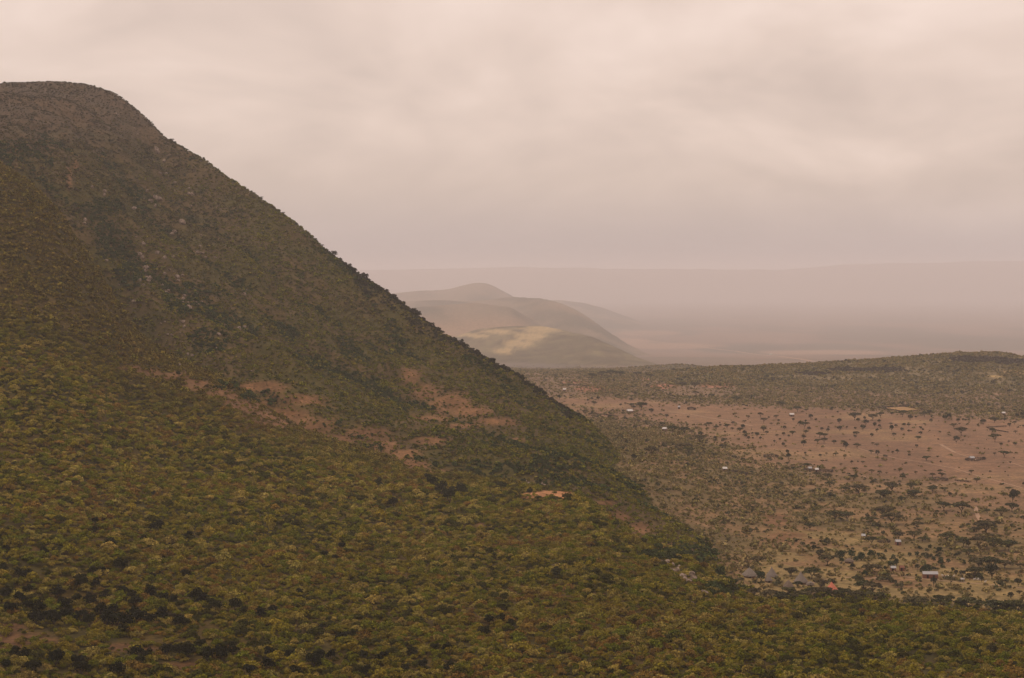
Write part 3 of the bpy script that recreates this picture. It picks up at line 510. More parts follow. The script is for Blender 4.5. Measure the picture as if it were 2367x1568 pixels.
# ------------------------------------------------------------------ boulders
m_rock, rt, rb = base_mat('weathered_pale_rock')
rn = rt.nodes.new('ShaderNodeTexNoise'); rn.inputs['Scale'].default_value = 3; rn.inputs['Detail'].default_value = 6; rc = rt.nodes.new('ShaderNodeTexCoord'); rt.links.new(rc.outputs['Object'], rn.inputs[0])
rt.links.new(ramp(rt, rn.outputs[0], [(.3, (.10, .075, .055)), (.5, (.25, .19, .145)), (.7, (.38, .30, .235))]), rb.inputs['Base Color'])
def rock(seed):
    r = random.Random(seed); bm = bmesh.new(); bmesh.ops.create_icosphere(bm, subdivisions=3, radius=.5)
    pl = [(Vector((r.gauss(0, 1), r.gauss(0, 1), r.gauss(0, .8))).normalized(), r.uniform(.26, .42)) for _ in range(13)]
    for v in bm.verts:
        for nrm, d in pl:
            e = v.co.dot(nrm) - d
            if e > 0: v.co -= nrm * e
        v.co += Vector((r.uniform(-1, 1), r.uniform(-1, 1), r.uniform(-1, 1))) * .012
    me = bpy.data.meshes.new('boulder'); bm.to_mesh(me); bm.free(); me.materials.append(m_rock); return me
ROCK = [rock(s) for s in range(6)]
ROCKS = []; CLEAR = []
def boulder(dx, dy, w):
    X, Y, z = place(dx, dy + w * .25); s = w / FD * Y * 1.25
    o = link('boulder', random.choice(ROCK)); o.location = (X, Y, z + s * .30); o.rotation_euler = (random.uniform(-.4, .4), random.uniform(-.4, .4), random.uniform(0, 6.28))
    o.scale = (s * 1.15, s * random.uniform(.8, 1.2), s * random.uniform(.65, 1.0)); tag(o, None, 'boulder', 'pale boulders on the big hill')
    CLEAR.append((X, Y, s * .62 + .5)); ROCKS.append((o, dx, dy, 'large pale' if s > 3.2 else 'small pale' if s < 2.2 else 'pale'))
K1 = [(885, 950, 30), (880, 975, 25), (1245, 940, 20), (1310, 1000, 45), (1340, 1015, 50), (1270, 1030, 40), (1310, 1070, 30), (1130, 1090, 35), (720, 1190, 30), (718, 1215, 30), (1600, 965, 25), (1625, 970, 25), (1600, 920, 20), (1615, 1070, 20), (1220, 1010, 15), (1320, 590, 42), (1330, 612, 42), (1385, 690, 30), (1405, 790, 20), (1355, 790, 20), (1480, 870, 20), (780, 910, 25), (1540, 1210, 46), (1455, 1310, 35), (1475, 1290, 30), (1700, 1320, 20), (1210, 1385, 30), (1150, 1335, 20), (1185, 1475, 30), (1205, 1500, 25), (1325, 1465, 25), (1395, 1500, 25), (1690, 1410, 20), (1700, 1465, 25), (1470, 1500, 20), (1740, 1500, 15), (1135, 410, 14), (1165, 460, 14), (980, 290, 22), (1000, 300, 16)]
for x, y, w in K1: boulder(x * .2735, 184.9 + y * .2735, w * .2735)
K2 = [(1180, 125, 35), (1205, 150, 30), (1210, 35, 30), (1330, 110, 35), (1390, 155, 25), (1468, 147, 20), (1690, 60, 20), (1670, 110, 30), (1715, 115, 20), (1738, 148, 15), (1818, 150, 20), (900, 182, 25), (1235, 240, 40), (1230, 265, 25), (1428, 260, 30), (1392, 288, 22), (1465, 270, 15), (1500, 320, 35), (1510, 348, 25), (1545, 305, 22), (1240, 325, 30), (1270, 320, 25), (1255, 350, 35), (1183, 340, 25), (1003, 382, 18), (1213, 382, 20), (1377, 385, 22), (1083, 432, 15), (1423, 432, 25), (1405, 455, 35), (1130, 535, 30), (1560, 475, 30), (1550, 500, 25), (1545, 530, 20), (1590, 530, 18), (1635, 520, 15), (1660, 530, 15), (1707, 527, 18), (1635, 540, 12), (1680, 545, 12), (1595, 570, 35), (1612, 580, 25), (2048, 427, 15), (2083, 428, 12), (2065, 460, 30), (1545, 700, 35), (1560, 735, 25), (1393, 695, 20), (1358, 718, 15), (1415, 805, 25), (1455, 813, 22), (1520, 793, 12), (1538, 870, 15), (2022, 752, 35), (2068, 740, 25), (1850, 805, 35), (2225, 738, 15), (1830, 917, 15), (1588, 970, 25), (1625, 985, 25), (1518, 1058, 20), (2125, 1110, 15), (1717, 1165, 15)]
for x, y, w in K2: boulder(x * .2735, 554.8 + y * .2735, w * .2735)
K3 = [(1240, 800, 50), (1290, 830, 40), (1330, 880, 60), (1290, 890, 50), (1250, 870, 40), (1390, 940, 60), (1400, 965, 50), (1470, 930, 60), (1490, 965, 60), (1440, 985, 40), (1470, 1000, 50), (1590, 1095, 50), (1615, 1105, 40), (1350, 850, 40), (1180, 790, 30), (1480, 1190, 20)]
for x, y, w in K3: boulder(1248 + x * .2383, 1109.6 + y * .2383, w * .2383)
K4 = [(1410, 1165, 30), (1425, 1185, 30), (1395, 1200, 26), (1540, 1185, 24), (1555, 1200, 26), (1520, 1195, 20), (1870, 1150, 26), (1885, 1155, 20), (850, 750, 18), (880, 718, 14)]
for x, y, w in K4: boulder(832.2 + x * .2735, 795.2 + y * .2735, w * .2735)

# ------------------------------------------------------------------ buildings, pens, tracks
def flat_mat(name, c1, c2, sc=3, rough=.9, stretch=None):
    m, t, b = base_mat(name, rough); x = t.nodes.new('ShaderNodeTexNoise'); x.inputs['Scale'].default_value = sc; x.inputs['Detail'].default_value = 5
    co = t.nodes.new('ShaderNodeTexCoord'); mp_ = t.nodes.new('ShaderNodeMapping'); t.links.new(co.outputs['Object'], mp_.inputs[0]); t.links.new(mp_.outputs[0], x.inputs[0])
    if stretch: mp_.inputs['Scale'].default_value = stretch
    t.links.new(ramp(t, x.outputs[0], [(.3, c1), (.7, c2)]), b.inputs['Base Color']); return m
M_thatch = flat_mat('grey_thatch', (.115, .093, .078), (.245, .205, .175), 4, stretch=(5, 5, .8))
M_thatch2 = flat_mat('brown_thatch', (.085, .062, .046), (.21, .16, .125), 4, stretch=(5, 5, .8))
M_mud = flat_mat('mud_wall', (.13, .075, .05), (.20, .12, .08), 2)
M_brick = flat_mat('red_brick_wall', (.14, .06, .04), (.22, .10, .065), 5)
M_pink = flat_mat('faded_orange_roofing', (.42, .125, .075), (.55, .19, .12), 2)
M_tin = flat_mat('grey_tin', (.26, .26, .27), (.40, .39, .39), 1.5, .5, (6, .6, 1))
M_white = flat_mat('white_tin', (.44, .42, .40), (.56, .53, .51), 1.5, .5, (6, .6, 1))
M_dark = flat_mat('dark_opening', (.018, .013, .01), (.03, .02, .015), 2)
M_brush = flat_mat('thorn_brush', (.05, .034, .024), (.13, .09, .065), 5)
M_track = flat_mat('pale_track_earth', (.26, .165, .105), (.33, .215, .14), .05)
def empty(name, X, Y, z, rz=0, s=1):
    e = bpy.data.objects.new(name, None); C.objects.link(e); e.location = (X, Y, z); e.rotation_euler = (0, 0, rz); e.scale = (s,) * 3; e.empty_display_size = .5; return e
def thatch_hut(dx, dy, w, apex, label, roofm, wallm=None, eave=1.3, curve=1.1):
    """base at (dx,dy), roof spans w, apex row given"""
    X, Y, z = place(dx, dy); rad_ = w / FD * Y / 2; Hh = max((dy - apex) / FD * Y, eave + 1)
    CLEAR.append((X, Y + rad_ * .3, rad_ * .9 + 1.2))
    e = empty('thatched_hut', X, Y + rad_ * .3, z - .15); tag(e, label, 'hut', 'thatched huts of the homestead')
    b = MB().lathe([(rad_ * .80, -.3), (rad_ * .80, eave + .5)], 18); link('wall', b.mesh('wall'), wallm or M_mud, e)
    pr = [(rad_ * 1.0, eave - .25)] + [(rad_ * (1 - t) ** curve, eave + (Hh - eave) * t) for t in (.12, .25, .38, .5, .62, .74, .86, .95)] + [(.05, Hh)]
    link('roof', MB().lathe(pr, 26, .035).mesh('roof'), roofm, e)
    d = MB().box((0, -rad_ * .80, .75), (.8, .12, 1.5)); link('door', d.mesh('door'), M_dark, e); return e
zs7 = lambda x, y: (1645.9 + x * .16407, 1239 + y * .16407)
def h7(x, y, w, ap, label, roofm, **k): a, b = zs7(x, y); return thatch_hut(a, b, w * .178, 1237.5 + ap * .16407, label, roofm, **k)
h7(530, 590, 210, 455, 'wide low grey conical thatched hut, leftmost of the homestead at the slope foot', M_thatch, curve=.95)
h7(845, 598, 160, 438, 'tall narrow grey conical thatched hut behind the second small roof', M_thatch, curve=1.2)
h7(800, 660, 110, 545, 'small grey thatched hut half hidden below the tall narrow cone', M_thatch)
h7(1255, 680, 190, 505, 'largest steep grey conical thatched hut in the middle of the homestead', M_thatch, curve=1.2)
h7(1080, 765, 160, 632, 'shaggy brown domed thatched hut in front of the largest cone', M_thatch2, curve=.7)
h7(1385, 705, 110, 645, 'small flat grey thatched roof just right of the largest cone', M_thatch, curve=.85, eave=1.0)
h7(1935, 385, 140, 318, 'low brown thatched hut tucked against dark green bushes', M_thatch2, curve=.8)
h7(1690, 800, 170, 653, 'hut with steep orange-pink roof among the acacias', M_pink, wallm=M_pink, curve=1.1)
def shed(dx, dy, w, d, h, roofm, wallm, label, rz=0, group='tin roofed buildings in the valley', name='shed', cat='shed'):
    X, Y, z = place(dx, dy); w = w / FD * Y * .8; CLEAR.append((X, Y + d / 2, w * .5 + 1.5)); e = empty(name, X, Y + d / 2, z - .1, rz); tag(e, label, cat, group)
    link('wall', MB().box((0, 0, h / 2 - .2), (w, d, h + .4)).mesh('wall'), wallm, e)
    rm = MB(); o = .18; pk = .42 * d * .5
    bm = rm.bm; vs = [bm.verts.new(p) for p in [(-w / 2 - o, -d / 2 - o, h), (w / 2 + o, -d / 2 - o, h), (w / 2 + o, 0, h + pk + .35), (-w / 2 - o, 0, h + pk + .35), (-w / 2 - o, d / 2 + o, h), (w / 2 + o, d / 2 + o, h)]]
    for f in ((0, 1, 2, 3), (3, 2, 5, 4), (0, 3, 4), (1, 5, 2), (0, 4, 5, 1)): bm.faces.new([vs[k] for k in f])
    link('roof', rm.mesh('roof'), roofm, e)
    link('door', MB().box((-w * .2, -d / 2 - .02, .9), (.9, .1, 1.8)).mesh('door'), M_dark, e)
    if w > 6: link('window', MB().box((w * .22, -d / 2 - .02, 1.3), (.9, .1, .8)).mesh('window'), M_dark, e)
    return e
shed(1456, 956, 15, 7, 2.6, M_white, M_mud, 'white roofed building alone on the open savanna', R(12), name='house', cat='house')
shed(1537, 997, 11, 5, 2.2, M_white, M_mud, 'small white roofed house beside dark acacias', R(-20), name='house', cat='house')
shed(1676, 1090, 12, 4.5, 2.0, M_white, M_mud, 'low white roofed shed at the left end of a brown pen', R(5))
shed(1831, 963.5, 12, 6, 2.2, M_white, M_mud, 'white roofed shed left of the fenced yellow field', R(3))
shed(2321, 960, 8, 5, 2.2, M_white, M_mud, 'small white roofed shed near the foot of the low hill', 0)
shed(1305, 905, 8, 6, 2.4, M_white, M_mud, 'tiny far white roofed shed beyond the ridge crest', 0)
shed(1570, 946, 6, 5, 2.2, M_tin, M_mud, 'tiny grey roofed shed on the brown plain left of the round pen', 0)
shed(1782, 821, 7, 9, 3, M_white, M_white, 'tiny white building far out on the hazy plain', 0, name='house', cat='house')
shed(1873, 1089, 9, 4, 2.0, M_tin, M_mud, 'grey roofed shed at the left side of the long dark pen', R(4))
shed(1889, 1092, 9, 4, 2.0, M_white, M_mud, 'pale roofed shed inside the long dark pen', R(-4))
shed(2248, 1065, 12, 5, 2.0, M_tin, M_mud, 'grey roofed shed beside the brush kraal on the right plain', R(8))
shed(2152, 1338, 42, 4, 2.2, M_tin, M_brick, 'long grey tin roofed shed with brick wall behind a round tree', R(-4))
shed(2077, 1261, 14, 3.5, 2.0, M_tin, M_brick, 'small brick house with flat rusty roof left of green bushes', R(3), name='house', cat='house')
shed(1997, 1247, 10, 3.5, 1.9, M_tin, M_brick, 'small brick hut half hidden behind an acacia', R(-5), name='house', cat='house')
shed(2066, 1322, 13, 3, 1.9, M_tin, M_brick, 'brick hut in front of the brown brush thicket', R(2), name='house', cat='house')
shed(2086, 1321, 12, 3, 1.8, M_brick, M_brick, 'reddish hut with brown roof right of the brick hut', R(2), name='house', cat='house')
# brush fences: thorn branches heaped along a line
def brush_fence(pts, label, h=1.5, group='brush fences and pens', name='brush_fence'):
    P3 = [place(*p) for p in pts]; mb = []; 
    allp = []
    for a, b in zip(P3, P3[1:]):
        n_ = max(2, int(math.dist(a[:2], b[:2]) / 1.0))
        for i in range(n_): t_ = i / n_; allp.append((a[0] * (1 - t_) + b[0] * t_, a[1] * (1 - t_) + b[1] * t_))
    ax = np.array(allp); az = gz(ax[:, 0], ax[:, 1]); c0 = (float(ax[:, 0].mean()), float(ax[:, 1].mean()), float(az.mean()))
    lob = [(x - c0[0], y - c0[1], z_ - c0[2] + h * .3, .75, .6, h * .6) for (x, y), z_ in zip(allp, az)]
    V, F = leaf_cloud(lob, len(lob) * 26, .26, 0, len(allp)); me = mesh_np(name, V, F)
    o = link(name, me, M_brush, None, c0); tag(o, label, 'fence', group); return o
Z1 = lambda l: [(1248 + x * .2383, 786 + y * .2383) for x, y in l]
Z2 = lambda l: [(1803 + x * .2383, 786 + y * .2383) for x, y in l]
brush_fence([(2029, 944), (2089, 940.5), (2141.5, 949), (2087, 953.8), (2029, 944)], 'dark brush fence around the yellow diamond shaped field', 2.0)
brush_fence(Z1([(540, 722), (620, 728), (690, 740), (760, 748)]), 'low brown brush fence left of the white roofed building', 1.6)
brush_fence(Z1([(890, 775), (930, 780), (965, 792)]), 'short brush fence below the white roofed building', 1.4)
brush_fence(Z1([(1435, 668), (1470, 663), (1510, 672), (1500, 682), (1440, 680), (1435, 668)]), 'small round dark pen on the far brown plain', 1.8)
brush_fence(Z1([(1860, 1285), (1940, 1283), (2010, 1302), (1990, 1318), (1900, 1306), (1860, 1285)]), 'brown brush pen right of the low white roof', 1.8)
brush_fence(Z1([(2175, 1132), (2240, 1128), (2305, 1135), (2305, 1147), (2180, 1143), (2175, 1132)]), 'dark brush pen in the middle of the olive scrub', 2.0)
brush_fence(Z2([(240, 1262), (380, 1268), (510, 1278), (500, 1290), (400, 1284), (250, 1272), (240, 1262)]), 'long dark pen holding two sheds at the scrub edge', 1.8)
brush_fence(Z2([(1800, 1165), (1860, 1152), (1960, 1152), (1990, 1162), (1900, 1178), (1820, 1174), (1800, 1165)]), 'brush kraal around the grey shed on the right plain', 1.5)
brush_fence(Z2([(1440, 1352), (1530, 1348), (1625, 1360), (1610, 1372), (1500, 1368), (1440, 1352)]), 'brush kraal under two acacias on the plain', 1.6)
brush_fence(Z2([(1700, 1370), (1790, 1378), (1860, 1385)]), 'low brush fence left of a single flat acacia', 1.4)
brush_fence(Z2([(2000, 852), (2120, 845), (2200, 842)]), 'thin dark brush fence running toward the right edge', 1.1)
brush_fence(Z2([(2010, 856), (2100, 880), (2220, 900)]), 'thin dark brush fence slanting down from the other thin one', 1.1)
brush_fence([(2030, 1254), (2042, 1256), (2054, 1255), (2056, 1252)], 'short grey brush fence right of the half hidden brick hut', 1.2)
brush_fence([(1300, 890), (1345, 892), (1355, 894)], 'long reddish brush line in the far fields', 2.0)
brush_fence([(1545, 884), (1560, 884), (1575, 885)], 'short dark brush line in the red far field', 2.0)
brush_fence([(2288, 1150), (2320, 1152)], 'dark brush fence behind the reddish strip at right', 1.2) if False else None

def track(pts, w, name='dirt_track'):
    P_ = np.array(pts, float); t_ = np.arange(len(P_)); tt = np.linspace(0, len(P_) - 1, 40 * (len(P_) - 1) + 1)
    W3 = np.array([place(a, b)[:2] for a, b in P_]); x = np.interp(tt, t_, W3[:, 0]); y = np.interp(tt, t_, W3[:, 1])
    d = np.stack([np.gradient(x), np.gradient(y)], 1); d /= np.linalg.norm(d, axis=1)[:, None]; nrm = np.stack([-d[:, 1], d[:, 0]], 1)
    rows = []
    for s_ in (-1, -.33, .33, 1):
        px = x + nrm[:, 0] * s_ * w / 2; py = y + nrm[:, 1] * s_ * w / 2; rows.append(np.stack([px, py, gz(px, py) + .06 + y * 2.5e-5], 1))
    V = np.stack(rows, 1).reshape(-1, 3); k = len(x); ii = np.arange(k * 4).reshape(k, 4)
    F = np.stack([ii[:-1, :-1], ii[1:, :-1], ii[1:, 1:], ii[:-1, 1:]], -1).reshape(-1, 4)
    return tag(link(name, mesh_np(name, V, F, True), M_track), kind='structure')
track([(1440, 783), (1500, 789), (1600, 799), (1700, 812), (1800, 824), (1880, 836)], 24, 'road')
track(Z1([(1180, 690), (1500, 730), (1700, 765), (1900, 800), (2060, 835)]), 3.2)
track(Z2([(760, 1050), (940, 1105), (1130, 1150), (1400, 1190), (1700, 1250), (1950, 1330), (2200, 1395), (2360, 1440)]), 1.6)
track(Z2([(1560, 1015), (1620, 1050), (1690, 1090)]), 3.0)
track(Z2([(1950, 1330), (1500, 1420), (1100, 1390), (760, 1310), (500, 1300)]), 1.4)
track(Z2([(1690, 1090), (1950, 1180), (2200, 1180), (2360, 1230)]), 1.3)
track([(2016, 1338), (2060, 1330), (2120, 1337), (2200, 1345), (2290, 1352), (2380, 1362)], 1.5)
track([(1860, 1356), (1900, 1340), (1960, 1336), (2016, 1338)], 1.2)
track([(2255, 1172), (2257, 1185), (2262, 1197), (2268, 1205)], 2.6)

# ------------------------------------------------------------------ goats and cattle by the long shed
def goat_mesh():
    pts = [((0, 0, .55), .17), ((.30, 0, .58), .16), ((-.30, 0, .58), .16), ((.45, 0, .72), .09), ((.56, 0, .86), .085), ((.70, 0, .82), .045), ((-.42, 0, .55), .03), ((-.48, 0, .45), .02)]
    ed = [(0, 1), (0, 2), (1, 3), (3, 4), (4, 5), (2, 6), (6, 7)]
    for sx, j in ((.26, 1), (-.28, 2)):
        for sy in (-1, 1):
            k = len(pts); pts += [((sx, sy * .10, .42), .07), ((sx + (.02 if sx > 0 else -.05), sy * .10, .22), .04), ((sx, sy * .10, .0), .03)]; ed += [(j, k), (k, k + 1), (k + 1, k + 2)]
    for sy in (-1, 1): k = len(pts); pts += [((.53, sy * .06, .95), .025), ((.44, sy * .09, 1.03), .015)]; ed += [(4, k), (k, k + 1)]
    me = bpy.data.meshes.new('goat'); me.from_pydata([p[0] for p in pts], ed, []); o = bpy.data.objects.new('tmp', me); C.objects.link(o)
    m = o.modifiers.new('skin', 'SKIN'); m.use_smooth_shade = True
    for v, p in zip(me.skin_vertices[0].data, pts): v.radius = (p[1], p[1])
    me.skin_vertices[0].data[0].use_root = True; s_ = o.modifiers.new('sub', 'SUBSURF'); s_.levels = 1
    dg = bpy.context.evaluated_depsgraph_get(); r = bpy.data.meshes.new_from_object(o.evaluated_get(dg)); bpy.data.objects.remove(o); r.name = 'goat'; return r
gm = goat_mesh(); M_gw = flat_mat('white_goat_hair', (.55, .50, .45), (.70, .66, .60), 3); M_gb = flat_mat('brown_goat_hair', (.12, .06, .035), (.2, .1, .06), 3)
gw = gm.copy(); gw.materials.clear(); gw.materials.append(M_gw); gm.materials.clear(); gm.materials.append(M_gb)
GT = [(1580, 935, 1), (1600, 940, 0), (1612, 942, 1), (1632, 940, 1), (1645, 944, 1), (1660, 942, 0), (1682, 941, 1), (1845, 972, 0), (1885, 972, 1), (1918, 974, 1), (1990, 995, 1), (1935, 972, 1)]
GO = []
for i, (x, y, wh) in enumerate(GT):
    a, b = 1803 + x * .2383, 1109.6 + y * .2383; X, Y, z = place(a, b + 1); o = link('goat', gw if wh else gm, None, None, (X, Y, z - .02)); o.rotation_euler = (0, 0, random.choice([0, math.pi]) + random.uniform(-.6, .6)); o.scale = (1.35,) * 3
    tag(o, None, 'goat', 'goats grazing by the long shed'); GO.append((o, a, b, 'white' if wh else 'brown'))
# small cart-like water tank on a stand near the goats
X, Y, z = place(1803 + 1770 * .2383, 1109.6 + 990 * .2383); e = empty('water_tank', X, Y, z); tag(e, 'small pale water tank on low legs between the shed and the round bushes', 'tank')
link('tank', MB().tube([(-.9, 0, 1.3), (.9, 0, 1.3)], [.55, .55], 14).mesh('tank'), M_white, e)
for sx in (-.6, .6):
    for sy in (-.35, .35): link('leg', MB().box((sx, sy, .4), (.1, .1, 1.1)).mesh('leg'), M_tin, e)

# ------------------------------------------------------------------ scattered scrub
aX = xw((Yg[:-1, :-1] + Yg[1:, 1:]) / 2) * (US[1] - US[0]) * np.diff(Ys)[:, None]
den_c = (den[:-1, :-1] + den[1:, 1:]) / 2
Yc_ = (Yg[:-1, :-1] + Yg[1:, 1:]) / 2
act = (Yc_ > 400)
cnt = rng.poisson(np.where(act, aX * den_c, 0))
rr, cc_ = np.nonzero(cnt); reps = cnt[rr, cc_]; rr = np.repeat(rr, reps); cc_ = np.repeat(cc_, reps)
fu = rng.random(len(rr)); fv = rng.random(len(rr))
Yp = Ys[rr] * (1 - fv) + Ys[rr + 1] * fv; Up = US[cc_] + (US[1] - US[0]) * fu; Xp = Up * xw(Yp); Zp = gz(Xp, Yp)
ok = (Yp < 60) | seen(Xp, np.maximum(Yp, 100), Zp)
Xp, Yp, Zp, rr, cc_ = Xp[ok], Yp[ok], Zp[ok], rr[ok], cc_[ok]
Ip = Ig[rr, cc_]; n = len(Xp)
keep = np.ones(n, bool)
for bx, by, br in CLEAR: keep &= (np.abs(Xp - bx) > br) | (Yp < by - 2.2 * br) | (Yp > by + br)
Xp, Yp, Zp, rr, cc_ = Xp[keep], Yp[keep], Zp[keep], rr[keep], cc_[keep]; Ip = Ip[keep]; n = len(Xp)
dkp = dkg[rr, cc_]; brp = bare[rr, cc_]; upp = upper[rr, cc_]; dxp = HX + FD * Xp / Yp; dyp = HY - FD * Zp / Yp
pn = fbm(Xp, Yp, 45, 101); pn2 = fbm(Xp, Yp, 14, 107, 3)
size = rng.lognormal(-.03, .40, n).clip(.4, 2.6)
rad = np.where(Ip == 0, 1.5, np.where(Ip == 1, 1.15, 1.5)) * size
rad = np.where((Ip == 10), 1.45 * size, rad); rad = np.where(Ip >= 5, np.where(Ip == 10, rad, 2.4 * size), rad); rad = np.where((Ip == 2) | (Ip == 3) | (Ip == 4), 1.75 * size, rad)
rad = rad * np.where(upp > .5, .75, 1) * np.where(brp > .5, .8, 1) * np.where(dkp > .5, 1.2, 1)
def pal(base, tv):
    return np.array(base)[None, :] * tv[:, None]
tint = np.zeros((n, 3)); t = rng.random(n)
olive = np.array([.135, .118, .014]); pale = np.array([.185, .155, .050]); green = np.array([.084, .092, .007]); brown = np.array([.125, .080, .022]); yellow = np.array([.155, .122, .014]); dark = np.array([.028, .029, .005])
sel = t + (pn - .5) * .8 - .16 * sstep(1330, 1560, dyp) * (Ip == 0) * sstep(1500, 300, dxp)
FGT = np.where((sel < .12)[:, None], dark * 1.3, np.where((sel < .40)[:, None], green, np.where((sel < .68)[:, None], olive, np.where((sel < .9)[:, None], pale, brown))))
brn_ = sstep(1020, 1220, Yp)[:, None]
FGT = FGT * (1 - brn_ * .8) + np.array([.086, .068, .018]) * brn_ * .8
FGT = FGT * (np.array([1.22, 1.13, .72])[None, :] * (1 + .18 * sstep(1330, 1150, dyp))[:, None])
FGT = np.where(((pn2 > .64) & (Yp < 1150) & (rng.random(n) < .4))[:, None], yellow, FGT)
MHT = np.where((sel < .22)[:, None], np.array([.045, .045, .012]), np.where((sel < .58)[:, None], np.array([.096, .086, .016]), np.where((sel < .75)[:, None], np.array([.080, .058, .022]), np.array([.130, .104, .026]))))
grn = sstep(.34, .62, fbm(Xp, Yp * .6, 110, 131) + .0012 * (dyp - 600) / 1.2)[:, None]
MHT = MHT * (1 - grn) + (MHT * np.array([1.32, 1.42, .55])) * grn
MHT = MHT * (1 - .6 * upp[:, None]) + np.array([.062, .045, .032]) * .6 * upp[:, None]
VT = np.where((sel < .13)[:, None], np.array([.075, .068, .030]), np.where((sel < .5)[:, None], np.array([.165, .134, .042]), np.array([.222, .172, .066])))
tint = np.where((Ip == 0)[:, None], FGT, np.where((Ip == 1)[:, None], MHT, VT))
tint = np.where((dkp > .5)[:, None] & (rng.random(n) < .75)[:, None], np.array([.042, .054, .014]), tint)
# the crest carries a belt of darker, taller bushes
rdp = np.interp(dxp, DXS, rd_Y); belt = (Ip == 1) & (dxp > 780) & (dxp < 1320) & (np.abs(Yp - rdp) < 16 + 34 * sstep(.42, .6, pn)) & (rng.random(n) < .6)
tint = np.where(belt[:, None], np.array([.040, .037, .018]), tint); rad = np.where(belt, rad * 1.25, rad)
d2p = dk2[rr, cc_]; tint = np.where((d2p > .5)[:, None], np.array([.070, .054, .036]), tint); litp = litm[rr, cc_]; rad = np.where(litp > .3, rad * .5, rad); tint = np.where((litp > .3)[:, None], np.array([.30, .24, .105]), tint)  # scrub inside the painted sunlight also gets a pale sunlit tint
tint = tint * rng.uniform(.78, 1.25, n)[:, None] * rng.uniform(.94, 1.06, (n, 3))
app = rad / Yp
inframe = (dxp > 5) & (dxp < 2362) & (dyp < 1560) & (Ip == 0)
order = np.argsort(-np.where(inframe, app, 0)); solo = np.zeros(n, bool); solo[order[:240]] = True
print('scrub points', n, 'fg', (Ip == 0).sum(), 'mh', (Ip == 1).sum(), 'valley', (Ip == 10).sum())

def gn_stuff(name, mask, sources, label, cat):
    k = int(mask.sum()); me = bpy.data.meshes.new(name); me.vertices.add(k)
    me.vertices.foreach_set('co', np.stack([Xp[mask], Yp[mask], Zp[mask] - .12 * rad[mask]], -1).astype(np.float32).ravel())
    a = me.attributes.new('tint', 'FLOAT_COLOR', 'POINT'); a.data.foreach_set('color', np.concatenate([tint[mask], np.ones((k, 1))], 1).astype(np.float32).ravel())
    a = me.attributes.new('spin', 'FLOAT_VECTOR', 'POINT'); a.data.foreach_set('vector', np.stack([rng.uniform(-.15, .15, k), rng.uniform(-.15, .15, k), rng.uniform(0, 6.28, k)], -1).astype(np.float32).ravel())
    q = rng.uniform(.8, 1.25, (k, 3)) * rad[mask][:, None]; a = me.attributes.new('size', 'FLOAT_VECTOR', 'POINT'); a.data.foreach_set('vector', q.astype(np.float32).ravel())
    a = me.attributes.new('pick', 'INT', 'POINT'); a.data.foreach_set('value', rng.integers(0, len(sources), k).astype(np.int32))
    o = link(name, me)
    ng = bpy.data.node_groups.new(name + '_scatter', 'GeometryNodeTree')
    ng.interface.new_socket('Geometry', in_out='INPUT', socket_type='NodeSocketGeometry'); ng.interface.new_socket('Geometry', in_out='OUTPUT', socket_type='NodeSocketGeometry')
    gi = ng.nodes.new('NodeGroupInput'); go = ng.nodes.new('NodeGroupOutput'); jn = ng.nodes.new('GeometryNodeJoinGeometry')
    for s_ in sources:
        oi = ng.nodes.new('GeometryNodeObjectInfo'); oi.transform_space = 'ORIGINAL'; oi.inputs[0].default_value = s_; oi.inputs['As Instance'].default_value = True
        ng.links.new(oi.outputs['Geometry'], jn.inputs[0])
    ip = ng.nodes.new('GeometryNodeInstanceOnPoints'); ip.inputs['Pick Instance'].default_value = True
    def na(nm, ty):
        x = ng.nodes.new('GeometryNodeInputNamedAttribute'); x.data_type = ty; x.inputs[0].default_value = nm; return [s for s in x.outputs if s.enabled][0]
    er = ng.nodes.new('FunctionNodeEulerToRotation')
    ng.links.new(gi.outputs[0], ip.inputs['Points']); ng.links.new(jn.outputs[0], ip.inputs['Instance'])
    ng.links.new(na('pick', 'INT'), ip.inputs['Instance Index']); ng.links.new(na('spin', 'FLOAT_VECTOR'), er.inputs[0]); ng.links.new(er.outputs[0], ip.inputs['Rotation'])
    ng.links.new(na('size', 'FLOAT_VECTOR'), ip.inputs['Scale']); ng.links.new(ip.outputs[0], go.inputs[0])
    md = o.modifiers.new('scatter', 'NODES'); md.node_group = ng
    tag(o, label, cat, kind='stuff'); return o
SHRUBS = []
src = []; ssrc = []
si = np.nonzero(solo)[0]
for q, i in enumerate(si):
    me = SHR[q % 5]
    o = link('shrub', me); o.location = (Xp[i], Yp[i], Zp[i] - .12 * rad[i]); o.rotation_euler = (0, 0, random.uniform(0, 6.28)); o.scale = (rad[i] * random.uniform(.85, 1.2), rad[i] * random.uniform(.85, 1.2), rad[i])
    o['tint'] = [float(v) for v in tint[i]]; tag(o, None, 'shrub', 'shrubs of the near slope')
    if q < 5: src.append(o)
    m_ = tint[i]; lum = m_.sum(); ad = 'blackish' if lum < .11 else 'pale dusty' if lum > .33 else 'yellowish' if m_[2] < .028 and m_[0] > .13 else 'green' if m_[1] > m_[0] else 'olive brown'
    SHRUBS.append((o, float(dxp[i]), float(dyp[i]), ad))
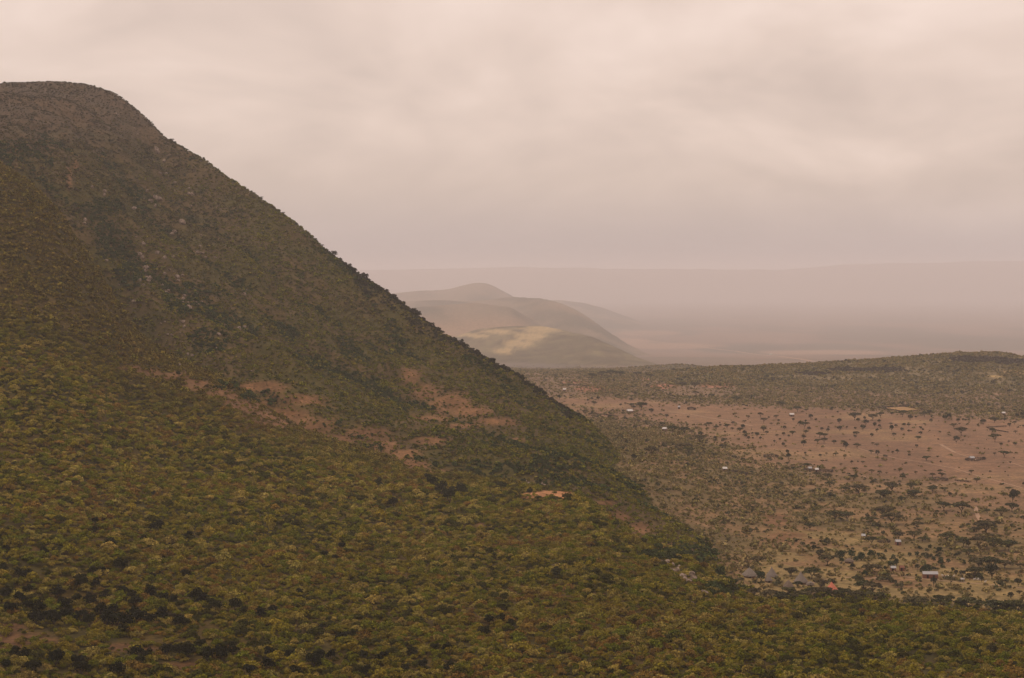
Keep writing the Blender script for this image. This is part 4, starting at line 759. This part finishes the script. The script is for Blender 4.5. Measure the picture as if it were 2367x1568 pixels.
# three low shrubs at the near edge of the valley are the pattern of the small ones
for q in range(3):
    X, Y, z = place([2010, 2060, 2200][q], [1365, 1347, 1362][q]); o = link('shrub', SMALL[q]); o.location = (X, Y, z - .1); o.scale = (1.7, 1.6, 1.4); o['tint'] = [.10, .085, .036]
    tag(o, ['small olive shrub on the reddish ground right of the pink roof', 'small olive shrub below the brown cattle pen in the valley', 'small olive shrub below the grey tin roofed shed'][q], 'shrub', 'low shrubs in the valley'); ssrc.append(o)
gn_stuff('near_scrub', (Ip == 0) & ~solo & (Yp < 1150), src, 'dense olive and yellow-green scrub covering the near slope', 'scrub')
gn_stuff('spur_scrub', (Ip == 0) & ~solo & (Yp >= 1150), ssrc, 'low brown-green scrub high on the left spur', 'scrub')
gn_stuff('hill_scrub', Ip == 1, ssrc, 'low dark scrub over the big hill and its crest', 'scrub')
gn_stuff('valley_scrub', Ip == 10, ssrc, 'olive scrub spread over the valley floor', 'scrub')
gn_stuff('distant_scrub', (Ip > 1) & (Ip < 10), ssrc, 'grey-green scrub on the low hills across the valley', 'scrub')

# ------------------------------------------------------------------ labels
VL = [(1456, 953, 'near the white roofed building'), (1537, 995, 'by the small white roofed house'), (1350, 915, 'just past the foot of the ridge crest'), (1620, 950, 'on the brown plain beyond the round pen'), (1690, 985, 'on the open plain below the far brown scrub'), (1750, 1010, 'in the loose tree belt left of the open plain'), (1831, 965, 'by the white shed left of the yellow field'), (1900, 990, 'on the plain left of the widest tree cluster'),
      (1985, 975, 'below the left corner of the yellow field'), (2060, 985, 'directly below the yellow field'), (2130, 1000, 'below the right corner of the yellow field'), (2210, 1000, 'around the largest lone acacia of the plain'), (2300, 975, 'under the low hill at the right'), (2330, 1010, 'by the thin slanting fences'), (2320, 1070, 'near the kraal at the right edge'), (1850, 1040, 'in the thicket left of the open plain'), (1960, 1050, 'in the middle of the open plain'), (2080, 1055, 'on the bare middle of the plain'), (1880, 1090, 'by the long dark pen'), (1990, 1090, 'on the plain right of the long dark pen'), (2060, 1100, 'along the lower edge of the plain'), (2160, 1100, 'by the kraal under two acacias'), (2250, 1110, 'beside the pale grass patch'),
      (1560, 1050, 'in the olive scrub below the small white house'), (1680, 1090, 'near the low white roof and brown pen'), (1450, 875, 'in the far stand at the hill foot'), (1600, 900, 'in the red far fields'), (1920, 1140, 'at the top of the olive scrub belt'), (2030, 1160, 'at the top of the acacia wood'), (2110, 1150, 'above the acacia wood'), (2190, 1165, 'left of the red footpath'), (2330, 1165, 'right of the red footpath'), (1950, 1205, 'in the left of the acacia wood'), (2050, 1210, 'in the middle of the acacia wood'), (2200, 1190, 'in the right of the acacia wood'), (1880, 1225, 'beside the bare orange ground'), (2000, 1250, 'by the half hidden brick hut'), (2110, 1245, 'behind the small brick house'), (2250, 1265, 'in the broad grove at the right'), (2290, 1310, 'around the big round tree at the right'), (2150, 1285, 'in the bush rows on the yellow grass'), (1960, 1290, 'around the low brown thatched hut'), (2050, 1310, 'by the brick hut and brush thicket'), (2155, 1345, 'around the long tin roofed shed'), (1880, 1285, 'on the grass above the homestead'), (1780, 1310, 'behind the conical huts'), (1800, 1350, 'among the conical huts'), (1920, 1360, 'around the orange-pink roof'), (1780, 1385, 'in front of the conical huts'), (1930, 1390, 'on the valley edge under the pink roof'), (2030, 1380, 'at the near valley edge right of the pink roof'), (2200, 1390, 'on the reddish ground near the slope edge'), (2330, 1380, 'at the right end of the reddish ground')]
for k in 'ARG':
    its = []; big = sorted(TREE_ITEMS[k], key=lambda t_: -t_[3])
    noun = {'A': 'flat-topped acacia', 'R': 'round savanna tree', 'G': 'rounded green bush'}[k]
    val_ = [t_ for t_ in TREE_ITEMS[k] if not (t_[0].location.y > 1400 and t_[1] < 1400 and t_[2] < 960 and k == 'R' and t_[1] < 1330 and t_[2] < 900)]
    rid_ = [t_ for t_ in TREE_ITEMS[k] if t_ not in val_]
    label_all([(o, x, y, 'wide' if w > 8 else 'slight' if w < 3.6 else 'middling') for o, x, y, w in val_], noun, VL)
    if rid_: label_all([(o, x, y, 'dark open-crowned') for o, x, y, w in rid_], 'tree', [(780, 590, 'high on the ridge line'), (1000, 790, 'halfway down the ridge line'), (1200, 880, 'low on the ridge line')])
RL = [(600, 455, 'on the upper ridge line against the sky'), (740, 560, 'on the sky line below the first pair'), (850, 660, 'on the ridge line above the far peak'), (960, 730, 'on the ridge line against the far hills'), (1060, 800, 'on the ridge line by the pale lit hill'), (1160, 850, 'on the lower ridge line'), (1250, 900, 'near the ridge foot above the plain'), (1340, 960, 'at the very foot of the ridge line'), (330, 260, 'on the hill shoulder near the summit')]
label_all([(o, x, y, 'small dark') for o, x, y, w in TREE_ITEMS['C']], 'umbrella-headed plant', RL)
FL = [(40, 1270, 'at the left edge of the near slope'), (250, 1230, 'on the upper left of the near slope'), (370, 1230, 'beside the highest dark clump of the slope'), (50, 1380, 'in the left end of the dark thicket'), (140, 1400, 'in the left half of the dark thicket'), (230, 1380, 'in the top middle of the dark thicket'), (290, 1430, 'in the lower middle of the dark thicket'), (380, 1400, 'in the right of the dark thicket'), (470, 1400, 'just right of the dark thicket'), (560, 1420, 'well right of the dark thicket'), (60, 1520, 'in the bottom left corner'), (200, 1545, 'along the bottom edge left of centre clearing'), (330, 1510, 'by the brown clearing near the bottom'), (450, 1520, 'in the lower dark clump'), (540, 1530, 'right of the lower dark clump'), (620, 1530, 'on the bottom edge past the lower clump'), (720, 1530, 'in the bottom middle left'), (800, 1480, 'by the lone black clump mid slope'), (860, 1540, 'on the bottom edge near the middle'), (1000, 1540, 'on the bottom edge at the middle'), (1120, 1450, 'beside the thin red path'), (1120, 1540, 'below the thin red path'), (700, 1290, 'in the middle of the near slope'), (600, 1300, 'left of the middle of the near slope'), (900, 1330, 'on the slope above the red path'), (1020, 1150, 'in the dark clump above the centre slope'), (1230, 1140, 'by the bright orange bare patch'), (1290, 1335, 'on the slope left of the rocky edge'), (400, 900, 'by the upper red bare ground'), (800, 1110, 'below the long red bare ground'), (1350, 1440, 'in the lower right middle of the slope'), (1500, 1400, 'under the rocky edge of the slope'), (1700, 1420, 'near the slope edge below the huts'), (1450, 1540, 'on the bottom edge right of middle'), (1700, 1540, 'on the bottom edge under the huts'), (1950, 1420, 'on the far edge of the near slope'), (1950, 1530, 'in the lower right slope'), (2250, 1480, 'at the right end of the near slope'), (2250, 1550, 'in the bottom right corner')]
label_all([(o, x, y, 'dark' if w < 5 else 'big dark') for o, x, y, w in TREE_ITEMS['D'] if not (y < 1060 and x > 640)], 'bushy tree', FL)
label_all([(o, x, y, 'dark rounded') for o, x, y, w in TREE_ITEMS['D'] if (y < 1060 and x > 640)], 'tree', RL)
label_all(SHRUBS, 'shrub', FL)
KL = [(360, 345, 'on the upper shoulder of the hill'), (380, 400, 'on the hill below the shoulder'), (240, 450, 'in the gully top'), (360, 460, 'in the big rock cluster mid hill'), (440, 455, 'right of the big rock cluster'), (195, 515, 'in the green gully'), (420, 545, 'under the big rock cluster'), (330, 600, 'in the upper rock scatter'), (370, 590, 'in the middle rock scatter'), (460, 590, 'right of the upper rock scatter'), (340, 640, 'in the left of the lower rock scatter'), (400, 640, 'in the right of the lower rock scatter'), (390, 675, 'below the lower rock scatter'), (435, 700, 'in the gravelly patch down the hill'), (430, 750, 'above the gully mouth'), (570, 680, 'alone on the plain hillside'), (560, 760, 'low on the right of the gully'), (400, 775, 'on the gully left bank'), (440, 825, 'just above the red bare ground'), (470, 870, 'at the edge of the red bare ground'), (580, 860, 'low on the hill foot'), (1560, 1310, 'on the left of the rocky slope edge'), (1600, 1340, 'on the right of the rocky slope edge'), (1630, 1372, 'at the tip of the rocky slope edge'), (1220, 1118, 'above the bright orange patch'), (1250, 1122, 'right above the orange patch'), (1345, 1110, 'right of the orange patch'), (1070, 1000, 'on the knoll by the red soil'), (280, 265, 'near the summit')]
label_all(ROCKS, 'boulder', KL)
label_all(GO, 'goat', [(2190, 1334, 'grazing right of the long tin shed'), (2255, 1343, 'by the round bushes beyond the tank')])

# ------------------------------------------------------------------ the hazy air
hm = bpy.data.materials.new('hazy_air'); hm.use_nodes = True; ht = hm.node_tree; ht.nodes.clear()
ho = ht.nodes.new('ShaderNodeOutputMaterial'); pv = ht.nodes.new('ShaderNodeVolumePrincipled'); ht.links.new(pv.outputs[0], ho.inputs['Volume'])
pv.inputs['Density Attribute'].default_value = ''; pv.inputs['Temperature Attribute'].default_value = ''; pv.inputs['Color Attribute'].default_value = ''
pv.inputs['Color'].default_value = (.885, .875, .92, 1); pv.inputs['Density'].default_value = 0.000056; pv.inputs['Anisotropy'].default_value = 0.0
zmin, zmax = float(Zg.min()) - 1.5, float(Zg.max()) + 12
hb = MB().box((0, 28500, (zmin + zmax) / 2), (50000, 58500, zmax - zmin)); hz = link('haze', hb.mesh('haze'), hm)
tag(hz, kind='stuff')
print('terrain z', Zg.min(), Zg.max(), 'trees', {k: len(v) for k, v in TREE_ITEMS.items()}, 'rocks', len(ROCKS), 'Ymax', Ys[-1])
